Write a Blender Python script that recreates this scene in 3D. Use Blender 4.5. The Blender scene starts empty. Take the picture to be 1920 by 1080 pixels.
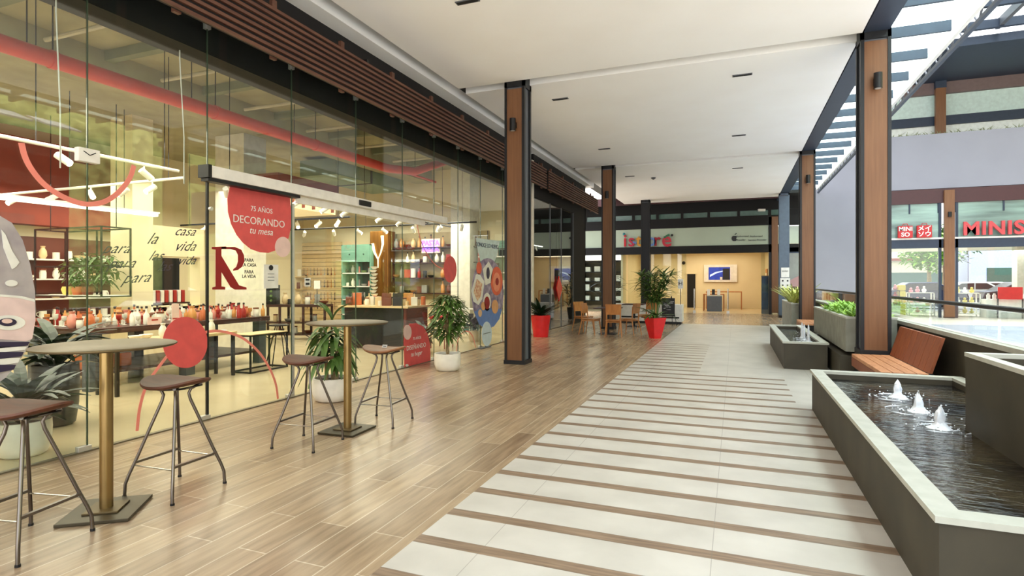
import bpy, bmesh, math, random
from mathutils import Vector, Matrix
random.seed(7)
PI=math.pi
scn=bpy.context.scene
COL=scn.collection
# ---------------------------------------------------------------- camera, world, light, exposure
YAW=math.atan2(418,1061); SN,CS=math.sin(YAW),math.cos(YAW); FPX=1061.0; EYE=1.5
cam=bpy.data.cameras.new('camera'); camo=bpy.data.objects.new('camera',cam); COL.objects.link(camo)
camo.location=(0,0,EYE); camo.rotation_euler=(PI/2,0,YAW)
cam.sensor_fit='HORIZONTAL'; cam.sensor_width=36; cam.lens=36*FPX/1920; cam.shift_y=-13/1920; cam.clip_end=400
scn.camera=camo
w=bpy.data.worlds.new('World'); scn.world=w; w.use_nodes=True
wn=w.node_tree.nodes; wl=w.node_tree.links
bg=wn['Background']; tc=wn.new('ShaderNodeTexCoord'); sp=wn.new('ShaderNodeSeparateXYZ'); rp=wn.new('ShaderNodeValToRGB')
wl.new(tc.outputs['Generated'],sp.inputs[0]); wl.new(sp.outputs['Z'],rp.inputs[0]); wl.new(rp.outputs[0],bg.inputs[0])
rp.color_ramp.elements[0].position=0.0; rp.color_ramp.elements[0].color=(1.0,0.98,0.94,1)
rp.color_ramp.elements[1].position=0.7; rp.color_ramp.elements[1].color=(0.80,0.90,1.0,1)
bg.inputs[1].default_value=1.9
sun=bpy.data.lights.new('sun','SUN'); sun.energy=8.5; sun.angle=math.radians(25); sun.color=(1,.97,.92)
suno=bpy.data.objects.new('sun',sun); COL.objects.link(suno); suno.rotation_euler=(math.radians(8),math.radians(6),0)
def area(name,loc,sx,sy,power,col=(1,.86,.62),rot=(0,0,0)):
    l=bpy.data.lights.new(name,'AREA'); l.shape='RECTANGLE'; l.size=sx; l.size_y=sy; l.energy=power; l.color=col
    o=bpy.data.objects.new(name,l); COL.objects.link(o); o.location=loc; o.rotation_euler=rot; return o
WARM=(1,.90,.72)
area('store_fill',(-8.0,3.6,3.4),3.5,4.5,185,WARM)  # unseen area fills added under the shop ceiling, apart from the modelled spotlights
area('store_fill',(-8.2,9.0,3.4),4,4.5,185,WARM)
area('store_fill',(-9.0,13.2,3.2),5,2.0,125,WARM)
area('store_fill',(-11.6,6.5,3.3),1.6,6,125,WARM)
area('arcade_shop_lamp',(-2.0,31,2.95),5,3.4,75,(1,.84,.58))
area('arcade_shop_lamp',(-7.5,30,2.95),2.5,2.0,35,(1,.85,.65))
area('gift_shop_lamp',(9.5,31,2.8),7,3.5,260,(1,.98,.95))
area('cafe_lamp',(-8,18,3.2),2,3,25,(1,.85,.6))
scn.view_settings.view_transform='Standard'; scn.view_settings.look='None'; scn.view_settings.gamma=1.0
scn.view_settings.exposure=0.88
try: scn.view_settings.use_curve_mapping=False
except Exception: pass
scn.cycles.transparent_max_bounces=24; scn.cycles.max_bounces=8; scn.cycles.diffuse_bounces=5; scn.cycles.glossy_bounces=4
scn.cycles.caustics_reflective=False; scn.cycles.caustics_refractive=False
# ---------------------------------------------------------------- points from the photo onto real planes
def ray(x,y):
    u=(x-960)/FPX; v=(527-y)/FPX
    return (-SN+u*CS, CS+u*SN, v)
def onX(x,y,X): a=ray(x,y); t=X/a[0]; return Vector((X,a[1]*t,EYE+a[2]*t))
def onY(x,y,Y): a=ray(x,y); t=Y/a[1]; return Vector((a[0]*t,Y,EYE+a[2]*t))
def onZ(x,y,Z=0.): a=ray(x,y); t=(Z-EYE)/a[2]; return Vector((a[0]*t,a[1]*t,Z))
# ---------------------------------------------------------------- materials
def lin(c): return tuple(((v/255)/12.92 if v/255<=.04045 else ((v/255+.055)/1.055)**2.4) for v in c)
MT={}
def mat(name,rgb,rough=.5,metal=0,rgb2=None,scale=8,stretch=(1,1,1),bump=0,emit=0,detail=4,spec=None,ecol=None):
    if name in MT: return MT[name]
    m=bpy.data.materials.new(name); m.use_nodes=True; n=m.node_tree.nodes; l=m.node_tree.links
    b=n['Principled BSDF']; b.inputs['Roughness'].default_value=rough; b.inputs['Metallic'].default_value=metal
    b.inputs['Base Color'].default_value=(*lin(rgb),1)
    if spec is not None: b.inputs['Specular IOR Level'].default_value=spec
    t=n.new('ShaderNodeTexCoord'); mp=n.new('ShaderNodeMapping'); mp.inputs['Scale'].default_value=stretch
    l.new(t.outputs['Object'],mp.inputs[0])
    nz=n.new('ShaderNodeTexNoise'); nz.inputs['Scale'].default_value=scale; nz.inputs['Detail'].default_value=detail; l.new(mp.outputs[0],nz.inputs[0])
    r=n.new('ShaderNodeValToRGB'); l.new(nz.outputs[0],r.inputs[0])
    c2=rgb2 if rgb2 else tuple(max(0,v*.93) for v in rgb)
    r.color_ramp.elements[0].position=.3; r.color_ramp.elements[0].color=(*lin(c2),1)
    r.color_ramp.elements[1].position=.7; r.color_ramp.elements[1].color=(*lin(rgb),1)
    l.new(r.outputs[0],b.inputs['Base Color'])
    if bump:
        bp=n.new('ShaderNodeBump'); bp.inputs['Strength'].default_value=bump; bp.inputs['Distance'].default_value=.02
        l.new(nz.outputs[0],bp.inputs['Height']); l.new(bp.outputs[0],b.inputs['Normal'])
    if emit:
        b.inputs['Emission Color'].default_value=(*lin(ecol or rgb),1); b.inputs['Emission Strength'].default_value=emit
    MT[name]=m; return m
def glassmat(name,tint=(.93,.97,.95),f0=.045,refl=1.0):
    m=bpy.data.materials.new(name); m.use_nodes=True; n=m.node_tree.nodes; l=m.node_tree.links; n.clear()
    out=n.new('ShaderNodeOutputMaterial'); tr=n.new('ShaderNodeBsdfTransparent'); gl=n.new('ShaderNodeBsdfGlossy'); mx=n.new('ShaderNodeMixShader')
    tr.inputs[0].default_value=(*tint,1); gl.inputs['Roughness'].default_value=.0; gl.inputs['Color'].default_value=(1,1,1,1)
    g=n.new('ShaderNodeNewGeometry'); dt=n.new('ShaderNodeVectorMath'); dt.operation='DOT_PRODUCT'
    l.new(g.outputs['Normal'],dt.inputs[0]); l.new(g.outputs['Incoming'],dt.inputs[1])
    def M(op,a,b=None):
        k=n.new('ShaderNodeMath'); k.operation=op
        for i,v in enumerate((a,b)):
            if v is None: continue
            if isinstance(v,(int,float)): k.inputs[i].default_value=v
            else: l.new(v,k.inputs[i])
        return k.outputs[0]
    c=M('ABSOLUTE',dt.outputs['Value']); k=M('POWER',M('SUBTRACT',1,c),5); f=M('ADD',M('MULTIPLY',k,(1-f0)*refl),f0)
    l.new(f,mx.inputs[0]); l.new(tr.outputs[0],mx.inputs[1]); l.new(gl.outputs[0],mx.inputs[2]); l.new(mx.outputs[0],out.inputs[0])
    MT[name]=m; return m
GLASS=glassmat('clear_glass',(.93,.965,.94)); CANOPY_GLASS=glassmat('canopy_glass',(.93,.985,.965)); RAIL_GLASS=glassmat('rail_glass',(.96,.98,.97))
def frosted(name,col,clear=.35):
    m=bpy.data.materials.new(name); m.use_nodes=True; n=m.node_tree.nodes; l=m.node_tree.links; n.clear()
    out=n.new('ShaderNodeOutputMaterial'); tr=n.new('ShaderNodeBsdfTransparent'); tl=n.new('ShaderNodeBsdfTranslucent'); mx=n.new('ShaderNodeMixShader')
    tr.inputs[0].default_value=(.95,1,.98,1); tl.inputs[0].default_value=(*col,1); mx.inputs[0].default_value=1-clear
    l.new(tr.outputs[0],mx.inputs[1]); l.new(tl.outputs[0],mx.inputs[2]); l.new(mx.outputs[0],out.inputs[0]); MT[name]=m; return m
FROST=frosted('frosted_canopy_glass',(.86,.96,.92))
def floormat():
    m=bpy.data.materials.new('plank_floor'); m.use_nodes=True; n=m.node_tree.nodes; l=m.node_tree.links; b=n['Principled BSDF']
    t=n.new('ShaderNodeTexCoord'); mp=n.new('ShaderNodeMapping'); mp.inputs['Rotation'].default_value=(0,0,PI/2); l.new(t.outputs['Object'],mp.inputs[0])
    br=n.new('ShaderNodeTexBrick'); l.new(mp.outputs[0],br.inputs[0]); br.offset=.37; br.offset_frequency=2
    br.inputs['Scale'].default_value=1; br.inputs['Brick Width'].default_value=1.2; br.inputs['Row Height'].default_value=.2
    br.inputs['Mortar Size'].default_value=.004; br.inputs['Mortar Smooth'].default_value=.1; br.inputs['Bias'].default_value=0
    br.inputs['Color1'].default_value=(*lin((180,156,126)),1); br.inputs['Color2'].default_value=(*lin((152,128,102)),1); br.inputs['Mortar'].default_value=(*lin((205,186,160)),1)
    m2=n.new('ShaderNodeMapping'); m2.inputs['Scale'].default_value=(14,1.3,1); l.new(t.outputs['Object'],m2.inputs[0])
    nz=n.new('ShaderNodeTexNoise'); nz.inputs['Scale'].default_value=1.6; nz.inputs['Detail'].default_value=6; l.new(m2.outputs[0],nz.inputs[0])
    r=n.new('ShaderNodeValToRGB'); l.new(nz.outputs[0],r.inputs[0]); r.color_ramp.elements[0].position=.3; r.color_ramp.elements[0].color=(.55,.52,.5,1); r.color_ramp.elements[1].position=.65; r.color_ramp.elements[1].color=(1.05,1.05,1.05,1)
    mx=n.new('ShaderNodeMixRGB'); mx.blend_type='MULTIPLY'; mx.inputs[0].default_value=.75; l.new(br.outputs[0],mx.inputs[1]); l.new(r.outputs[0],mx.inputs[2]); l.new(mx.outputs[0],b.inputs['Base Color'])
    b.inputs['Roughness'].default_value=.25; return m
def tilemat():
    m=bpy.data.materials.new('striped_tile'); m.use_nodes=True; n=m.node_tree.nodes; l=m.node_tree.links; b=n['Principled BSDF']
    t=n.new('ShaderNodeTexCoord'); s=n.new('ShaderNodeSeparateXYZ'); l.new(t.outputs['Object'],s.inputs[0])
    def M(op,a,bb=None):
        k=n.new('ShaderNodeMath'); k.operation=op
        for i,v in enumerate((a,bb)):
            if v is None: continue
            if isinstance(v,(int,float)): k.inputs[i].default_value=v
            else: l.new(v,k.inputs[i])
        return k.outputs[0]
    X,Y=s.outputs['X'],s.outputs['Y']
    fr=M('FRACT',M('DIVIDE',M('ADD',Y,20-3.05),.412))
    st=M('LESS_THAN',fr,.24)
    a1=M('MULTIPLY',M('LESS_THAN',Y,7.75),M('LESS_THAN',X,.85))
    a2=M('MULTIPLY',M('LESS_THAN',Y,9.75),M('LESS_THAN',X,.70))
    a3=M('MULTIPLY',M('LESS_THAN',Y,14.2),M('LESS_THAN',X,-.55))
    reg=M('MAXIMUM',M('MAXIMUM',a1,a2),a3); st=M('MULTIPLY',st,reg)
    # joints of the light tiles
    jx=M('LESS_THAN',M('FRACT',M('DIVIDE',M('ADD',X,20.52),1.2)),.004)
    jy=M('LESS_THAN',M('FRACT',M('DIVIDE',Y,.6)),.006); nj=M('SUBTRACT',1,reg); joint=M('MAXIMUM',jx,M('MULTIPLY',jy,nj))
    e1=M('ABSOLUTE',M('SUBTRACT',fr,.12)); edge=M('MULTIPLY',M('LESS_THAN',M('ABSOLUTE',M('SUBTRACT',e1,.12)),.006),reg)
    nz=n.new('ShaderNodeTexNoise'); nz.inputs['Scale'].default_value=2.2; nz.inputs['Detail'].default_value=6; l.new(t.outputs['Object'],nz.inputs[0])
    r=n.new('ShaderNodeValToRGB'); l.new(nz.outputs[0],r.inputs[0]); r.color_ramp.elements[0].position=.3; r.color_ramp.elements[0].color=(*lin((188,182,172)),1); r.color_ramp.elements[1].position=.7; r.color_ramp.elements[1].color=(*lin((206,200,190)),1)
    mp=n.new('ShaderNodeMapping'); mp.inputs['Scale'].default_value=(1.5,22,1); l.new(t.outputs['Object'],mp.inputs[0])
    n2=n.new('ShaderNodeTexNoise'); n2.inputs['Scale'].default_value=2; n2.inputs['Detail'].default_value=5; l.new(mp.outputs[0],n2.inputs[0])
    r2=n.new('ShaderNodeValToRGB'); l.new(n2.outputs[0],r2.inputs[0]); r2.color_ramp.elements[0].position=.3; r2.color_ramp.elements[0].color=(*lin((112,92,74)),1); r2.color_ramp.elements[1].position=.7; r2.color_ramp.elements[1].color=(*lin((156,132,110)),1)
    mx=n.new('ShaderNodeMixRGB'); l.new(st,mx.inputs[0]); l.new(r.outputs[0],mx.inputs[1]); l.new(r2.outputs[0],mx.inputs[2])
    m3=n.new('ShaderNodeMixRGB'); l.new(M('MULTIPLY',M('MAXIMUM',joint,edge),.5),m3.inputs[0]); l.new(mx.outputs[0],m3.inputs[1]); m3.inputs[2].default_value=(*lin((120,112,100)),1)
    l.new(m3.outputs[0],b.inputs['Base Color']); b.inputs['Roughness'].default_value=.38; return m
PLANK=floormat(); TILE=tilemat()
def watermat(name,c1,c2):
    m=bpy.data.materials.new(name); m.use_nodes=True; n=m.node_tree.nodes; l=m.node_tree.links; b=n['Principled BSDF']
    t=n.new('ShaderNodeTexCoord'); mp=n.new('ShaderNodeMapping'); mp.inputs['Scale'].default_value=(5,17,1); l.new(t.outputs['Object'],mp.inputs[0])
    nz=n.new('ShaderNodeTexNoise'); nz.inputs['Scale'].default_value=1.3; nz.inputs['Detail'].default_value=3; nz.inputs['Distortion'].default_value=.6; l.new(mp.outputs[0],nz.inputs[0])
    bp=n.new('ShaderNodeBump'); bp.inputs['Strength'].default_value=.55; bp.inputs['Distance'].default_value=.03; l.new(nz.outputs[0],bp.inputs['Height']); l.new(bp.outputs[0],b.inputs['Normal'])
    n2=n.new('ShaderNodeTexNoise'); n2.inputs['Scale'].default_value=1.8; l.new(t.outputs['Object'],n2.inputs[0])
    r=n.new('ShaderNodeValToRGB'); l.new(n2.outputs[0],r.inputs[0]); r.color_ramp.elements[0].position=.4; r.color_ramp.elements[0].color=(*lin(c1),1); r.color_ramp.elements[1].position=.62; r.color_ramp.elements[1].color=(*lin(c2),1)
    l.new(r.outputs[0],b.inputs['Base Color']); b.inputs['Roughness'].default_value=.06; b.inputs['IOR'].default_value=1.4; return m
WATER=watermat('pool_water',(10,12,16),(64,56,42))
CEIL=mat('ceiling_plaster',(248,248,247),.85,rgb2=(245,244,242),scale=1.2)
WHITE=mat('white_plaster',(232,228,215),.8)
CREAM=mat('cream_wall',(228,216,182),.75,rgb2=(222,208,174),scale=1)
WOOD=mat('column_wood',(122,82,50),.5,rgb2=(108,70,40),scale=3,stretch=(9,9,.5),bump=.05)
WOODL=WOOD
BENCHW=mat('bench_timber',(150,82,46),.45,rgb2=(118,60,34),scale=3,stretch=(2,16,2),bump=.05)
SLAT=mat('slat_timber',(104,68,50),.55,rgb2=(78,44,32),scale=2,stretch=(6,.8,6))
BLACK=mat('black_steel',(20,20,24),.45,.2)
BACKB=mat('backing_black',(14,12,13),.8)
NAVY=mat('blue_steel',(46,58,76),.5,.2)
GREYST=mat('grey_steel',(96,100,108),.5,.2)
BLUEGREY=mat('blue_grey_panel',(92,106,124),.6)
CHROME=mat('chrome',(190,188,184),.22,1.0)
DCHROME=mat('dark_chrome',(120,112,106),.3,1.0)
BRONZE=mat('bronze_metal',(104,88,58),.45,.6,rgb2=(86,72,46),scale=3)
BRASS=mat('brass_pole',(156,130,84),.3,.9)
SEATW=mat('seat_wood',(98,54,32),.6,rgb2=(74,40,26),scale=4,stretch=(2,9,2))
SEATL=mat('seat_wood_light',(160,108,68),.5,rgb2=(122,78,48),scale=4,stretch=(2,9,2))
CONC=mat('dark_concrete',(68,61,46),.65,rgb2=(52,47,35),scale=3,detail=8,bump=.03)
CONCL=mat('light_concrete',(192,191,180),.6,rgb2=(176,176,164),scale=9,detail=8)
CONCG=mat('grey_concrete',(150,150,138),.7,rgb2=(128,128,116),scale=5,detail=8)
SLABC=mat('shop_ceiling_concrete',(168,162,130),.9,rgb2=(146,140,112),scale=2)
SLABG=mat('shop_beam_concrete',(132,138,114),.9,rgb2=(112,118,96),scale=2)
REDP=mat('red_duct',(206,58,48),.45)
RED=mat('red_vinyl',(222,88,88),.5)
REDB=mat('red_glossy',(222,34,40),.25)
DRED=mat('dark_red_vinyl',(150,22,26),.5)
PINK=mat('pale_pink_vinyl',(238,206,200),.5)
ROSE=mat('rose_vinyl',(236,138,124),.5)
MAROON=mat('maroon_paint',(66,30,32),.45)
TERRA=mat('terracotta_wall',(128,52,36),.7,rgb2=(108,42,30),scale=2)
PAPER=mat('white_paper',(238,238,234),.6)
INK=mat('black_ink',(22,22,26),.5)
INKB=mat('blue_black_ink',(48,40,70),.5)
POTW=mat('white_ceramic',(238,234,224),.3)
POTB=mat('beige_ceramic',(206,176,138),.5)
SOIL=mat('soil',(52,38,28),.95,rgb2=(30,22,16),scale=40,bump=.5)
LEAF=mat('leaf_green',(92,124,52),.45,rgb2=(46,74,28),scale=5)
LEAFD=mat('leaf_dark',(36,60,34),.4,rgb2=(18,34,20),scale=5)
LEAFY=mat('leaf_yellow',(226,222,130),.5,rgb2=(150,168,70),scale=7)
LEAFB=mat('leaf_bright',(166,208,80),.5,rgb2=(96,146,44),scale=12)
BARK=mat('bark',(170,148,112),.8,rgb2=(130,108,76),scale=20)
ALU=mat('aluminium',(206,204,198),.35,.6)
WHITEM=mat('white_metal',(234,232,226),.35)
SHOPF=mat('shop_floor',(206,190,156),.22,rgb2=(196,180,146),scale=2)
TEAL=mat('teal_cabinet',(112,160,142),.5)
TEALD=mat('dark_teal',(62,92,86),.6)  # darker teal, shared by the cabinet back and the outside buildings
DWOOD=mat('dark_table_wood',(62,24,20),.4,rgb2=(42,16,14),scale=4,stretch=(2,10,2))
CWOOD=mat('chair_wood',(190,128,66),.4,rgb2=(160,100,48),scale=3,stretch=(4,4,1))
GOLD=mat('gold_cladding',(150,104,44),.3,.7,rgb2=(112,74,28),scale=2,stretch=(6,6,.3))
FOAM=mat('water_foam',(244,246,252),.35,rgb2=(220,228,240),scale=30)
LAMPE=mat('lamp_glow',(255,240,205),.5,emit=9)
LAMPW=mat('white_strip_glow',(255,252,240),.5,emit=1.3)
ASPH=mat('asphalt',(120,120,124),.9,rgb2=(100,100,104),scale=6)
PAVE=mat('atrium_paving',(180,174,162),.5,rgb2=(168,162,150),scale=2)
GREYW=mat('grey_render_wall',(142,143,154),.8,rgb2=(137,138,149),scale=1)
SIGNG=mat('pale_sign_band',(176,190,170),.35,rgb2=(168,180,160),scale=.6)
# ---------------------------------------------------------------- mesh building
class MB:
    def __init__(s): s.bm=bmesh.new()
    def box(s,a,b):
        x0,y0,z0=a; x1,y1,z1=b
        v=[s.bm.verts.new(p) for p in ((x0,y0,z0),(x1,y0,z0),(x1,y1,z0),(x0,y1,z0),(x0,y0,z1),(x1,y0,z1),(x1,y1,z1),(x0,y1,z1))]
        for f in ((0,3,2,1),(4,5,6,7),(0,1,5,4),(1,2,6,5),(2,3,7,6),(3,0,4,7)): s.bm.faces.new([v[i] for i in f])
        return s
    def cbox(s,c,d,rz=0,rx=0,ry=0):
        M=Matrix.Translation(c)@Matrix.Rotation(rz,4,'Z')@Matrix.Rotation(ry,4,'Y')@Matrix.Rotation(rx,4,'X')
        q=[(x*d[0]/2,y*d[1]/2,z*d[2]/2) for z in (-1,1) for x,y in ((-1,-1),(1,-1),(1,1),(-1,1))]
        v=[s.bm.verts.new(M@Vector(p)) for p in q]
        for f in ((0,3,2,1),(4,5,6,7),(0,1,5,4),(1,2,6,5),(2,3,7,6),(3,0,4,7)): s.bm.faces.new([v[i] for i in f])
        return s
    def tube(s,pts,r,n=10,closed=False,cap=True):
        pts=[Vector(p) for p in pts]; N=len(pts); rs=r if isinstance(r,(list,tuple)) else [r]*N; rings=[]
        up=Vector((0,0,1))
        for i,p in enumerate(pts):
            if closed: d=(pts[(i+1)%N]-pts[i-1])
            else: d=(pts[min(i+1,N-1)]-pts[max(i-1,0)])
            d.normalize(); a=d.cross(up)
            if a.length<.05: a=d.cross(Vector((0,1,0)))
            a.normalize(); b=d.cross(a).normalized()
            if rings and False: pass
            rings.append([s.bm.verts.new(p+(a*math.cos(2*PI*k/n)+b*math.sin(2*PI*k/n))*rs[i]) for k in range(n)])
        # keep rings aligned
        for i in range(1,N):
            best=min(range(n),key=lambda o:sum((rings[i][(k+o)%n].co-rings[i-1][k].co-(pts[i]-pts[i-1])).length for k in range(0,n,2)))
            rings[i]=rings[i][best:]+rings[i][:best]
        rng=range(N) if closed else range(N-1)
        for i in rng:
            A,B=rings[i],rings[(i+1)%N]
            for k in range(n): s.bm.faces.new((A[k],A[(k+1)%n],B[(k+1)%n],B[k]))
        if cap and not closed:
            s.bm.faces.new(rings[0][::-1]); s.bm.faces.new(rings[-1])
        return s
    def lathe(s,prof,c=(0,0,0),n=24,fn=None):
        c=Vector(c); rings=[]
        for r,z in prof:
            ring=[]
            for k in range(n):
                a=2*PI*k/n; p=Vector((r*math.cos(a),r*math.sin(a),z))
                if fn: p=fn(p)
                ring.append(s.bm.verts.new(c+p))
            rings.append(ring)
        for A,B in zip(rings,rings[1:]):
            for k in range(n): s.bm.faces.new((A[k],A[(k+1)%n],B[(k+1)%n],B[k]))
        s.bm.faces.new(rings[0][::-1]); s.bm.faces.new(rings[-1]); return s
    def poly(s,pts,ext):
        """flat outline given thickness along ext"""
        e=Vector(ext); A=[s.bm.verts.new(Vector(p)) for p in pts]; B=[s.bm.verts.new(Vector(p)+e) for p in pts]; n=len(A)
        s.bm.faces.new(A[::-1]); s.bm.faces.new(B)
        for k in range(n): s.bm.faces.new((A[k],A[(k+1)%n],B[(k+1)%n],B[k]))
        return s
    def leaf(s,base,ang,L,W,rise,droop,n=5,fold=.15):
        base=Vector(base); d=Vector((math.cos(ang),math.sin(ang),0)); sd=Vector((-math.sin(ang),math.cos(ang),0)); prev=None
        for i in range(n+1):
            t=i/n; p=base+d*L*t*math.cos(rise*(1-t*.5))+Vector((0,0,1))*(L*(math.sin(rise)*t-droop*t*t))
            wd=W*math.sin(PI*min(.98,(t*.92+.05)))**.7/2
            a=s.bm.verts.new(p-sd*wd+Vector((0,0,wd*fold*2))); m=s.bm.verts.new(p); b=s.bm.verts.new(p+sd*wd+Vector((0,0,wd*fold*2)))
            if prev: s.bm.faces.new((prev[0],prev[1],m,a)); s.bm.faces.new((prev[1],prev[2],b,m))
            prev=(a,m,b)
        return s
    def ico(s,c,r,sub=2,sc=(1,1,1),jit=0):
        q=bmesh.ops.create_icosphere(s.bm,subdivisions=sub,radius=r)
        for v in q['verts']:
            k=1+random.uniform(-jit,jit); v.co=Vector((v.co.x*sc[0]*k,v.co.y*sc[1]*k,v.co.z*sc[2]*k))+Vector(c)
        return s
    def build(s,name,m,parent=None,smooth=False,bev=0):
        bmesh.ops.recalc_face_normals(s.bm,faces=s.bm.faces)
        me=bpy.data.meshes.new(name); s.bm.to_mesh(me); s.bm.free()
        if smooth:
            for p in me.polygons: p.use_smooth=True
        me.materials.append(m); o=bpy.data.objects.new(name,me); COL.objects.link(o)
        if parent: o.parent=parent
        if bev:
            b=o.modifiers.new('bevel','BEVEL'); b.width=bev; b.segments=2; b.limit_method='ANGLE'
        if smooth:
            e=o.modifiers.new('split','EDGE_SPLIT'); e.split_angle=math.radians(40)
        return o
def tag(o,label,cat,group=None):
    o['label']=label; o['category']=cat
    if group: o['group']=group
    return o
def thing(name,label,cat,loc=(0,0,0),rz=0,group=None):
    o=bpy.data.objects.new(name,None); COL.objects.link(o); o.location=loc; o.rotation_euler=(0,0,rz); o.empty_display_size=.1
    return tag(o,label,cat,group)
def struct(name,mb,m,parent=None,**k):
    o=mb.build(name,m,parent,**k)
    if not parent: o['kind']='structure'
    return o
def dup(root,loc=None,rz=None,label=None,group=None,scale=None):
    def cp(o,par):
        c=o.copy(); COL.objects.link(c); c.parent=par
        for ch in list(o.children): cp(ch,c)
        return c
    r=cp(root,None)
    if loc is not None: r.location=loc
    if rz is not None: r.rotation_euler=(0,0,rz)
    if scale: r.scale=scale
    if label: r['label']=label
    if group: r['group']=group
    return r
def text(s,size,loc,rot,m,name='lettering',parent=None,ext=.004,align='CENTER',shear=0,space=1,sx=1,bold=0):
    cu=bpy.data.curves.new('t','FONT'); cu.body=s; cu.size=size; cu.extrude=ext; cu.align_x=align; cu.align_y='CENTER'; cu.shear=shear; cu.space_character=space; cu.offset=bold
    cu.resolution_u=3
    o=bpy.data.objects.new('t',cu); COL.objects.link(o); dg=bpy.context.evaluated_depsgraph_get()
    me=bpy.data.meshes.new_from_object(o.evaluated_get(dg)); bpy.data.objects.remove(o)
    me.materials.clear(); me.materials.append(m)
    n=bpy.data.objects.new(name,me); COL.objects.link(n); n.location=loc; n.rotation_euler=rot; n.scale=(sx,1,1)
    if parent:
        n.parent=parent; n.location=Vector(loc)-parent.location
    return n
RX=(PI/2,0,PI/2)      # reads from +X
RY=(PI/2,0,0)         # reads from -Y
B=lambda a,b: MB().box(a,b)
# ================================================================ STRUCTURE
m=MB(); m.box((-5.31,-1.5,-.2),(-1.73,28,0)); m.box((-1.73,20.8,-.2),(2.3,28,0)); m.box((-9.5,21.1,-.2),(-5.31,28,0)); struct('floor',m,PLANK)
struct('floor',B((-1.73,-1.5,-.2),(2.3,20.8,0)),TILE)
struct('floor',B((-13.4,-1.5,-.2),(-5.33,15.0,0)),SHOPF)
struct('floor',B((-12,15.1,-.2),(-5.33,21.1,0)),mat('cafe_floor',(70,60,50),.3))
struct('floor',B((-9.5,28,-.2),(2.6,35,0)),SHOPF)
struct('floor',B((2.3,-6,-.2),(24,34.5,0)),PAVE)
struct('floor',B((4,34.5,-.25),(60,90,-.02)),ASPH)
g=B((2.75,8,.001),(12,23.5,.012)); struct('trim_1',g,mat('grey_road_strip',(130,136,150),.6))
# ceilings
Y0=[-1.5,1.5,9.5,17.5,26.6]
for i in range(4): struct('ceiling',B((-4.82,Y0[i]+(.30 if i else 0),5.1),(1.72,Y0[i+1],5.3)),CEIL,bev=.006)
struct('ceiling',B((-5.6,-1.5,5.1),(-5.07,21.5,5.3)),CEIL)
struct('ceiling',B((-5.6,-1.5,5.36),(1.9,26.6,5.45)),mat('groove_shade_grey',(96,96,94),.9))  # slab coloured dark grey to paint shade into the ceiling grooves
struct('wall_left',B((-5.72,-1.5,4.8),(-5.5,15.1,5.25)),WHITE)
struct('trim_2',B((1.74,-1.5,5.1),(2.06,28,5.52)),NAVY)
# slots in the ceiling
for (x,y),lb in zip([(-3.2,6.56),(-3.21,10.75),(.12,10.66),(-3.31,15.25),(.09,15.05),(-3.36,19.57),(.08,19.4)],
    ['dark linear air slot at the top edge of the picture','dark air slot in white ceiling beside the near left column','largest dark air slot on the right half of the ceiling','dark air slot in ceiling left, between the two left columns','dark air slot in ceiling, middle one of the right row','air slot left in the farthest white ceiling panel','air slot right in the farthest white ceiling panel']):
    t=thing('ceiling_slot',lb,'air slot',(x,y,5.1),0,'linear slots in the white ceiling')
    B((-.16,-.045,-.012),(.16,.045,0)).build('frame',GREYST,t); B((-.145,-.03,-.014),(.145,.03,-.002)).build('grille',BACKB,t)
t=thing('smoke_detector','small round detector on the far white ceiling panel','detector',(-2.64,20.12,5.1)); MB().lathe([(.08,0),(.085,-.02),(.05,-.05),(.01,-.055)]).build('housing',GREYST,t); MB().lathe([(.03,-.055),(.03,-.065),(.01,-.07)]).build('sensor',BLACK,t)
t=thing('security_camera','small white camera under the far ceiling edge','camera',onY(1258,374,26.45)); MB().cbox((0,0,0),(.22,.12,.1),.3).build('housing',WHITEM,t); MB().cbox((.05,-.08,-.01),(.1,.06,.07),.3).build('lens',BLACK,t)
t=thing('security_camera','small white camera near the right end of the far black fascia','camera',onY(1428,394,27.92)); MB().cbox((0,0,0),(.3,.12,.1),.3).build('housing',WHITEM,t)
# shop lintel, beams
struct('trim_3',B((-5.72,-1.5,3.98),(-5.36,15.0,5.25)),BACKB)
struct('trim_4',B((-6.45,-1.5,4.42),(-5.75,14.9,5.4)),SLABG)
# ---- slat screens
def slat_screen(ya,yb,label):
    t=thing('slat_screen',label,'timber slat screen',(-4.85,ya,4.06)); L=yb-ya
    for k in range(8): B((-.032,0,k*.072),(.0,L,k*.072+.034)).build('slat',SLAT,t)
    B((-.055,.01,.0),(-.033,L-.01,.54)).build('backing_board',BACKB,t)
    for yy in (.6,L*.5,L-.6): B((-.50 if ya<0 else -.45,yy,.55),(-.05,yy+.05,.62)).build('bracket',BLACK,t)
    y=.35
    while y<L:
        B((-.10,y,-.02),(-.056,y+.07,.66)).build('bracket',SLAT,t); y+=1.21
    return t
slat_screen(-1.4,14.95,'long brown timber slat canopy over the big glass shopfront')
slat_screen(15.15,21.3,'shorter brown slat canopy beyond the near left column')
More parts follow.
